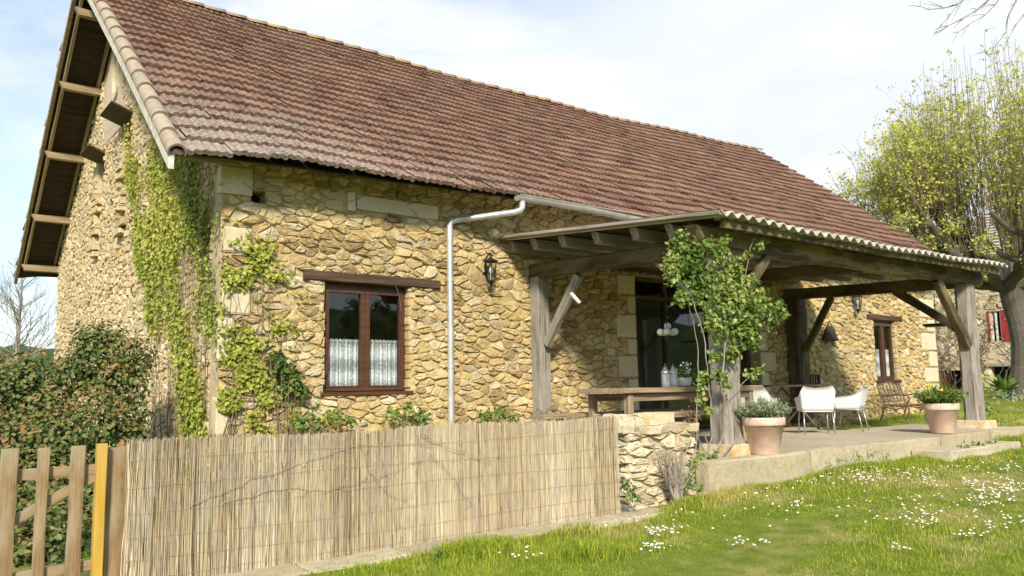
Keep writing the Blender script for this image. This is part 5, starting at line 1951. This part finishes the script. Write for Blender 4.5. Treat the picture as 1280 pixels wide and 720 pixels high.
bt = thing('bare_tree', 'tall leafless tree far away at the left edge of the view', 'tree', tuple(CAM + ray(22, 470) * 38 - np.array([0, 0, 1.0])))
rr = random.Random(12)
b0 = Vector(CAM + ray(20, 478) * 38) - Vector((0, 0, 1.2))
mb = MB()
H = 6.9
tp = [b0 + Vector((.02 * math.sin(i), .02 * math.cos(i * 2), H * i / 10)) for i in range(11)]
mb.tube(tp, [.17 * (1 - .93 * i / 10) for i in range(11)], 7)
mb.build('trunk', 'barkpale', bt)
mb = MB(); tips = []
for k in range(58):
    t = rr.uniform(.22, .98)
    i = int(t * 10)
    p = tp[i].lerp(tp[min(i + 1, 10)], t * 10 - i)
    a = rr.uniform(0, 6.28)
    grow(mb, p, (math.cos(a), math.sin(a), .75), (1 - t) * 2.3 + .6, .040 * (1 - .6 * t), 2, rr, 4, tips, .45, .16, 4, .12, .6)
mb.build('branches', 'barkpale', bt)

# pollarded plane tree beyond the house
TB = CAM + ray(1279, 486) * 29
plane = thing('plane_tree', 'pollarded tree with a thick grey trunk and many upright shoots in fresh yellow green leaf', 'tree', (TB[0], TB[1], -.2))
TBv = Vector((TB[0], TB[1], -.3))
rr = random.Random(33)
mb = MB()
tp = [TBv + Vector((.10 * math.sin(i * .8), .10 * math.cos(i), i * .75)) for i in range(8)]
mb.tube(tp, [.52, .43, .39, .37, .36, .37, .40, .34], 14)
mb.build('trunk', 'bark_dark', plane)
fork = tp[6]
mb = MB(); heads = []
toleft = Vector((-CR[0], -CR[1], 0)).normalized()
side = Vector((toleft.y, -toleft.x, 0))
for k, (a, L, zz_) in enumerate(((0, 4.6, 1.6), (.45, 4.2, 2.3), (-.5, 4.4, 2.0), (1.2, 3.6, 2.6), (-1.3, 3.4, 2.4), (2.2, 4.2, 2.2), (3.1, 4.4, 2.0), (-2.3, 4.0, 2.3), (.1, 2.5, 3.4), (2.8, 2.2, 3.6))):
    d = toleft * math.cos(a) + side * math.sin(a)
    pts = []
    for i in range(9):
        t = i / 8
        pts.append(fork + Vector((0, 0, -.3)) + d * L * t + Vector((rr.uniform(-.12, .12), rr.uniform(-.12, .12), zz_ * t ** .7 - .55 * math.sin(math.pi * t) + rr.uniform(-.12, .12))))
    mb.tube(pts, [.24 * (1 - .55 * i / 8) for i in range(9)], 9)
    for i in range(2, 9):
        heads.append((pts[i], i / 8, d))
        if i in (4, 6):
            nd = (d + side * rr.choice((-1, 1)) * .9).normalized()
            q = [pts[i], pts[i] + nd * .7 + Vector((0, 0, .2)), pts[i] + nd * 1.4 + Vector((0, 0, .75))]
            mb.tube(q, [.13, .10, .08], 7)
            heads.append((q[-1], i / 8, nd)); heads.append((q[1], i / 8, nd))
mb.build('limbs', 'bark_dark', plane)
mb = MB(); LP_, LA = [], []
for (p, t, d) in heads:
    for k in range(3):
        rel = p - fork
        rad_ = math.hypot(rel.x, rel.y)
        out = Vector((rel.x, rel.y, 0)) / max(rad_, .3)
        off = Vector((rr.uniform(-.5, .5), rr.uniform(-.5, .5), 0))
        ztop = 14.2 - 1.18 * rad_ + rr.uniform(-1.8, .3)
        tip = p + out * (.25 + rad_ * .18) * rr.uniform(.3, 1.5) + off
        tip.z = max(ztop, p.z + 1.2)
        if k == 2 and rr.random() < .6: tip = p + out * rr.uniform(.3, 1.4) + off * 1.6 + Vector((0, 0, rr.uniform(-.9, .5)))
        mid = p.lerp(tip, .45) + out * .3 + off * .4
        pts = [p.lerp(mid, i / 3) for i in range(3)] + [mid.lerp(tip, i / 3) + Vector((rr.uniform(-.12, .12), rr.uniform(-.12, .12), 0)) for i in range(4)]
        mb.tube(pts, [.022, .020, .017, .014, .011, .009, .005], 4)
        forks = [pts]
        for q in range(4):                      # forks that lean away from the shoot
            s_0 = rr.randint(1, 4)
            L_ = (tip - pts[s_0]).length * rr.uniform(.45, .9)
            dv = ((tip - pts[s_0]).normalized() + Vector((rr.uniform(-.5, .5), rr.uniform(-.5, .5), rr.uniform(-.1, .2))) + out * .25).normalized()
            f_ = [pts[s_0] + dv * L_ * i / 4 + Vector((rr.uniform(-.06, .06), rr.uniform(-.06, .06), .10 * (i / 4) ** 2)) for i in range(5)]
            mb.tube(f_, [.012, .010, .008, .006, .004], 3, cap=False)
            forks.append(f_)
        for f_ in forks:
            m_ = len(f_) - 1
            for q in range(7 if f_ is pts else 5):
                s_0 = rr.uniform(.15, 1.0)
                i = min(int(s_0 * m_), m_ - 1); c = f_[i].lerp(f_[i + 1], s_0 * m_ - i)
                tw = Vector((rr.uniform(-.42, .42), rr.uniform(-.42, .42), rr.uniform(.0, .45)))
                mb.tube([c, c + tw], [.006, .003], 3, cap=False)
                for z in range(5):
                    LP_.append(c + tw * rr.uniform(.35, 1.1) + Vector((rr.uniform(-.11, .11), rr.uniform(-.11, .11), rr.uniform(-.11, .11)))); LA.append(rr.random())
mb.build('shoots', 'twig', plane)
LP_ = np.array([tuple(q) for q in LP_])
leaves('crown', LP_, (-.2, -.5, .6), .105, 'planeleaf', plane, tmpl=LOBED, spread=.8, rnd=np.array(LA) * .8 + .2 * val_noise(LP_, 1.2, 3) + .1, seed=61)

# a bare tree off to the right whose twigs hang into the top right corner
ob = thing('overhanging_tree', 'bare twigs of a leafless tree hanging into the sky at the top right', 'tree', (14.5, -9.5, -.4))
rr = random.Random(77)
mb = MB()
def cp(px, py, d): return Vector(CAM + ray(px, py) * d)
tb = cp(1900, 520, 13); tb.z = -.5
tpts = [tb, tb + Vector((0, 0, 2)), tb + Vector((-.1, .1, 4)), tb + Vector((-.2, .1, 6.0)), tb + Vector((-.2, .2, 8))]
mb.tube(tpts, [.34, .29, .27, .24, .18], 12); mb.build('trunk', 'bark', ob)
mb = MB()
main = [tpts[3], cp(1600, -190, 13), cp(1420, -150, 13), cp(1290, -60, 12.8), cp(1240, -22, 12.7)]
mb.tube(main, [.14, .10, .07, .04, .02], 7)
def twig(path, r, d=12.7):
    pts = [cp(x, y, d + rr.uniform(-.1, .1)) for x, y in path]
    mb.tube(pts, [r * (1 - .75 * i / (len(pts) - 1)) for i in range(len(pts))], 5)
    for p, q in zip(pts[1:], pts[2:] + [pts[-1] * 2 - pts[-2]]):
        for k in range(2):
            v = (q - p)
            e = v.orthogonal().normalized() * rr.uniform(-.16, .16) + v * rr.uniform(.3, .9) + Vector((0, 0, rr.uniform(-.08, .06)))
            mb.tube([p, p + e * .5 + Vector((0, 0, .01)), p + e], [r * .45, r * .35, r * .15], 4)
twig([(1290, -60), (1262, -20), (1240, -4), (1222, 12), (1205, 22), (1186, 32), (1172, 40)], .018)
twig([(1240, -22), (1215, -8), (1196, 6), (1180, 10), (1160, 12), (1150, 8)], .014)
twig([(1290, -60), (1278, -20), (1268, 5), (1260, 20), (1258, 40), (1244, 58), (1228, 66)], .014)
twig([(1300, -50), (1292, -8), (1285, 14), (1272, 28), (1262, 45)], .012)
twig([(1262, -20), (1244, 6), (1232, 18), (1212, 30), (1198, 40)], .011)
twig([(1270, -30), (1230, -14), (1206, -4), (1188, 18), (1178, 30)], .011)
mb.build('branches', 'barkpale', ob)

# ------------------------------------------------------------------ neighbouring house at the far right
AX = 44.0
ya0 = at(0, AX, 1160, 450)[1]; ya1 = at(0, AX, 1420, 450)[1]
ahi, alo = max(ya0, ya1), min(ya0, ya1)
ann = thing('neighbour_house', 'pale rubble house with red shutters and bare red creeper beyond the porch', 'house', (AX + 3, (ahi + alo) / 2, -.2))


def arect(px0, px1, py0, py1):
    a = at(0, AX, px0, (py0 + py1) / 2); b_ = at(0, AX, px1, (py0 + py1) / 2); c = at(0, AX, (px0 + px1) / 2, py0); d = at(0, AX, (px0 + px1) / 2, py1)
    return (min(-a[1], -b_[1]), max(-a[1], -b_[1]), d[2], c[2])      # u = -y, v = z


AW = [arect(1238, 1252, 389, 426), arect(1241, 1276, 458, 500), arect(1173, 1204, 463, 506)]
mb = MB()
faced_wall(mb, (AX, 0, 0), (0, -1, 0), (0, 0, 1), (-1, 0, 0), [-ahi, -alo] + [h[0] for h in AW] + [h[1] for h in AW], [-1, 7.4] + [h[2] for h in AW] + [h[3] for h in AW], AW, mi=1)
for h in AW:
    reveals(mb, (AX, 0, 0), (0, -1, 0), (0, 0, 1), (-1, 0, 0), h, .35, mi=1)
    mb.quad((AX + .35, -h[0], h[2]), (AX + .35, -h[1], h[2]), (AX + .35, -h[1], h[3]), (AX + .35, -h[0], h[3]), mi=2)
rubble(mb, (AX, 0, 0), (0, -1, 0), (0, 0, 1), (-1, 0, 0), -ahi, -alo, -.6, 7.4, .52, .29, holes=AW, depth=.05, gap=.03, seed=71)
mb.quad((AX, ahi, -1), (AX + 8, ahi, -1), (AX + 8, ahi, 7.4), (AX, ahi, 7.4), mi=1)
mb.build('wall', ['pillar', 'gmortar', 'dark'], ann)
mb = MB()
for j in range(14):
    x0, x1 = AX - .5 + j * .34, AX - .5 + (j + 1.05) * .34
    z0, z1 = 7.2 + j * .22, 7.2 + (j + 1.05) * .22 - .05
    for i in range(60):
        ya, yb = alo + (ahi + .5 - alo) * i / 60, alo + (ahi + .5 - alo) * (i + .96) / 60
        mb.quad((x0, ya, z0), (x0, yb, z0), (x1, yb, z1), (x1, ya, z1))
mb.build('roof', 'tile', ann, lichen=True)
h = AW[0]
mb = MB(); rr_ = (h[0] + .02, h[1] - .02, h[2] + .02, h[3] - .02)
for (u0_, u1_) in ((h[0], h[0] + .09), ((h[0] + h[1]) / 2 - .05, (h[0] + h[1]) / 2 + .05), (h[1] - .09, h[1])):
    mb.box((AX + .12, -(u0_ + u1_) / 2, (h[2] + h[3]) / 2), (.08, u1_ - u0_, h[3] - h[2] - .01))
mb.build('window', 'white', ann)
for u0_, u1_ in ((h[1] + .01, h[1] + .45), (h[0] - .10, h[0] - .01)):
    mb = MB()
    nb = 4 if u1_ - u0_ > .2 else 1
    for k in range(nb):
        w = (u1_ - u0_) / nb
        mb.box((AX - .06, -(u0_ + (k + .5) * w), (h[2] + h[3]) / 2), (.035, w - .008, h[3] - h[2] + .06))
    if nb > 1:
        for z in (.2, .8): mb.box((AX - .085, -(u0_ + u1_) / 2, h[2] + (h[3] - h[2]) * z), (.02, u1_ - u0_ - .02, .07))
    mb.build('shutter', 'red', ann)
h = AW[1]
beam('lintel', (AX - .05, -h[0] + .2, h[3] + .10), (AX - .05, -h[1] - .2, h[3] + .10), .2, .22, 'wood_grey', ann)
h = AW[2]
mb = MB()
for k in range(4):
    w = (h[1] - h[0]) / 4
    if k in (0, 1): mb.box((AX + .10, -(h[0] + (k + .5) * w), (h[2] + h[3]) / 2), (.05, w - .02, h[3] - h[2] - .02))
mb.build('door', 'wood_frame', ann)
cr = thing('red_creeper', 'bare reddish creeper stems tangled over the neighbouring house wall', 'creeper', (AX - .2, (ahi + alo) / 2, -.2))
rr = random.Random(8); mb = MB(); LPc = []
for k in range(30):
    px = rr.choice((rr.uniform(1160, 1235), rr.uniform(1160, 1290)))
    py = rr.uniform(470, 500); pts = []
    a = -math.pi / 2
    for i in range(16):
        q = at(0, AX - .14 + rr.uniform(-.06, .04), px, py)
        pts.append(q)
        a += rr.uniform(-.5, .5); a = a * .9 - math.pi / 2 * .1
        px += 8 * math.cos(a); py += 8.5 * math.sin(a)
        if rr.random() < .8: LPc.append(q + np.array([-.05, rr.uniform(-.2, .2), rr.uniform(-.2, .2)]))
        if py < 335: break
    mb.tube(pts, [.020 * (1 - .6 * i / len(pts)) for i in range(len(pts))], 4)
mb.build('stems', 'rust', cr)
leaves('foliage', np.array(LPc), (-1, 0, .2), .13, 'creeper', cr, tmpl=LOBED, spread=.5)

# planting round the far end of the terrace: each shrub a thing
cluster('border_shrub', 'small round green shrub beside the far porch post base', 'shrub', [(1236, 520, 14, -1.5), (1232, 510, 11, -1.5)], 'bushleaf', .10, -1.5, .9, 81, stem=8)
cluster('border_shrub', 'broad grey green shrub at the right edge below the neighbouring house', 'shrub', [(1262, 505, 20, 1.5), (1285, 500, 24, 1.5), (1245, 512, 12, 1.5)], 'lavender', .16, 1.5, .9, 82, stem=8, tmpl=LEAF)
cluster('border_shrub', 'bright green shrub at the right edge in front of the tree trunk', 'shrub', [(1284, 455, 20, 2.5), (1290, 478, 22, 2.5)], 'bushleaf', .2, 2.5, .9, 83, stem=8)
cluster('border_shrub', 'low yellow flowered shrub in the border behind the far porch post', 'shrub', [(1225, 478, 10, 3.5), (1215, 488, 11, 3.5), (1232, 490, 10, 3.5)], 'ivy', .16, 3.5, .9, 84, stem=8)
cluster('border_shrub', 'dark evergreen shrub under the flowers behind the far terracotta pot', 'shrub', [(1160, 513, 9, -1.7), (1165, 524, 10, -1.7)], 'darkleaf', .09, -1.7, .9, 85, stem=6)
yu = thing('spiky_plant', 'spiky leaved plant in front of the dark opening of the neighbouring house', 'plant', tuple(at(0, 27, 1256, 492)))
b0 = at(0, 27, 1256, 490)
n = 70
a = rng.uniform(0, 6.28, n); e = rng.uniform(.3, 1.4, n)
D = np.stack([np.cos(a) * np.cos(e), np.sin(a) * np.cos(e), np.sin(e)], 1)
leaves('foliage', np.repeat(b0[None], n, 0), np.stack([-D[:, 2] * np.cos(a), -D[:, 2] * np.sin(a), np.cos(e)], 1), 0.62, 'bushleaf', yu, tmpl=NARROW, spread=.1, along=D * 3)

# ------------------------------------------------------------------ grass, weeds and daisies
def on_lawn(x, y):
    ok = np.ones(len(x), bool)
    ok &= ~((y > FY - .24) & (x < 3.5))
    ok &= ~((y > -4.12 - .009 * np.clip(x - 3.6, 0, 9)) & (x > 3.4) & (x < 11.76) & ~((x > 9.95) & (y > -2.1)))
    ok &= ~((x > 7.64) & (x < 9.86) & (y > -4.64) & (y < -4.1))
    ok &= ~((x > 2.4) & (x < 3.5) & (y > -4.06))
    ok &= ~((y > -.06) & (x < 17.75))
    return ok


def blades(name, x, y, h, w, seed, label_kind='stuff', lean=.35, z0=None):
    rs_ = np.random.default_rng(seed)
    n = len(x)
    z = lawn_z(x, y) - .004 if z0 is None else z0
    a = rs_.uniform(0, 2 * math.pi, n)
    d = rs_.uniform(0, 2 * math.pi, n)
    ln = np.abs(rs_.normal(0, lean, n))
    hx, hy = np.cos(d) * ln * h, np.sin(d) * ln * h
    sx, sy = np.cos(a) * w / 2, np.sin(a) * w / 2
    B = np.stack([x, y, z], 1)
    V = np.zeros((n, 5, 3))
    V[:, 0] = B + np.stack([sx, sy, np.zeros(n)], 1)
    V[:, 1] = B - np.stack([sx, sy, np.zeros(n)], 1)
    m_ = B + np.stack([hx * .35, hy * .35, h * .6], 1)
    V[:, 2] = m_ - np.stack([sx, sy, np.zeros(n)], 1) * .75
    V[:, 3] = m_ + np.stack([sx, sy, np.zeros(n)], 1) * .75
    V[:, 4] = B + np.stack([hx, hy, h * (1 - .25 * ln)], 1)
    o = (np.arange(n) * 5)[:, None]
    me_faces = np.concatenate([np.array([[0, 1, 2]]) + o, np.array([[0, 2, 3]]) + o, np.array([[3, 2, 4]]) + o])
    g = mesh_np(name, V.reshape(-1, 3), me_faces, 'grass', None, np.repeat(rs_.random(n), 5))
    return tag(g, kind='stuff')


N_G = 420000
az = rng.uniform(R(2), R(78), N_G)
rd = np.exp(rng.uniform(math.log(3.6), math.log(30), N_G))
gx, gy = CAM[0] + rd * np.sin(az), CAM[1] + rd * np.cos(az)
ok = on_lawn(gx, gy)
gx, gy, rd = gx[ok], gy[ok], rd[ok]
P = np.stack([gx, gy, np.zeros(len(gx))], 1)
hh = (.018 + .028 * rng.random(len(gx)) ** 2) * (1 + .55 * val_noise(P, 1.1, 3) + .45 * val_noise(P, 3.7, 6)).clip(.3, 2.2) * (1 + .25 * (rd > 10))
grass = blades('grass', gx, gy, hh, .0036 * np.clip(rd / 6, .8, 3), 3)
# longer tufts along the kerbs, the fence foot and the walls
tx, ty = [], []
for (xa, ya_, xb, yb_, wdt, n) in ((2.3, -4.25, 3.6, -4.25, .14, 4200), (3.6, -4.2, 7.4, -4.25, .10, 5200), (6.2, -4.32, 7.6, -4.36, .16, 5000), (7.6, -4.72, 10, -4.72, .06, 1500), (9.9, -4.25, 11.9, -4.2, .12, 3200),
                                 (10, -.35, 17.3, -.35, .3, 5000), (10, -2.0, 16, -2.0, .3, 3000), (12, -3.6, 12.2, -2, .2, 1600), (.9, -5.05, 1.25, -5.0, .12, 900), (-.3, -4.5, .5, -4.5, .16, 2200), (.3, -4.45, 1.6, -4.40, .10, 1800)):
    t = rng.random(n) ** 1.0
    cl_ = .06 * np.sin(t * 40)
    tx.append(xa + (xb - xa) * t + rng.normal(0, wdt, n)); ty.append(ya_ + (yb_ - ya_) * t + rng.normal(0, wdt, n) * .6)
tx, ty = np.concatenate(tx), np.concatenate(ty)
ok = on_lawn(tx, ty)
tx, ty = tx[ok], ty[ok]
P = np.stack([tx, ty, np.zeros(len(tx))], 1)
blades('weeds', tx, ty, (.05 + .055 * rng.random(len(tx))) * (1 + .6 * val_noise(P, 4, 8)).clip(.25, 2), .007, 5, lean=.5)

# daisies in drifts
DP = []
for (px, py, rx_, ry_, m_) in ((1110, 597, 62, 9, 90), (1065, 603, 40, 8, 40), (1250, 612, 40, 10, 90), (1240, 628, 34, 10, 60), (1180, 608, 40, 7, 24), (830, 668, 26, 8, 34), (818, 690, 22, 5, 22), (935, 684, 28, 5, 20), (990, 635, 25, 6, 16), (1000, 600, 45, 8, 26),
                               (1150, 655, 26, 10, 30), (1215, 674, 24, 6, 14), (1255, 660, 28, 10, 18), (960, 618, 40, 8, 18), (1090, 640, 60, 20, 24), (1270, 590, 20, 8, 14), (1190, 640, 70, 20, 30), (900, 640, 120, 30, 26), (1020, 580, 30, 5, 12), (760, 655, 40, 10, 12),
                               (1124, 690, 20, 6, 8), (650, 700, 30, 8, 10), (1225, 590, 60, 10, 26)):
    for k in range(m_):
        a = rng.uniform(0, 6.28); d = math.sqrt(rng.random())
        ppx, ppy = px + rx_ * d * math.cos(a), py + ry_ * d * math.sin(a)
        z = -.3
        for it in range(5):
            q = at(2, z, ppx, ppy); z = float(lawn_z(q[0], q[1]))
        DP.append((q[0], q[1], z))
DP = np.array(DP)
DP = DP[on_lawn(DP[:, 0], DP[:, 1])]
mb = MB()
rr = random.Random(3)
for x, y, z in DP:
    h = rr.uniform(.030, .065); r_ = rr.uniform(.008, .014)
    tl = Vector((rr.uniform(-.4, .1), rr.uniform(-.5, .1), 1)).normalized()
    a = tl.orthogonal().normalized(); b_ = tl.cross(a)
    c = Vector((x, y, z + h))
    V = [c + tl * .003] + [c + (a * math.cos(k * math.pi / 6) + b_ * math.sin(k * math.pi / 6)) * r_ * (1 if k % 2 else .72) for k in range(12)]
    mb.add(V, [(0, 1 + k, 1 + (k + 1) % 12) for k in range(12)], mi=0)
    V = [c + tl * .006 + (a * math.cos(k * math.pi / 3) + b_ * math.sin(k * math.pi / 3)) * r_ * .36 for k in range(6)]
    mb.add(V, [tuple(range(6))], mi=1)
    mb.tube([(x, y, z), tuple(c)], .0012, 3, mi=2, cap=False)
dz = mb.build('daisies', ['petal', 'petal_yellow', 'grass'])
tag(dz, kind='stuff')
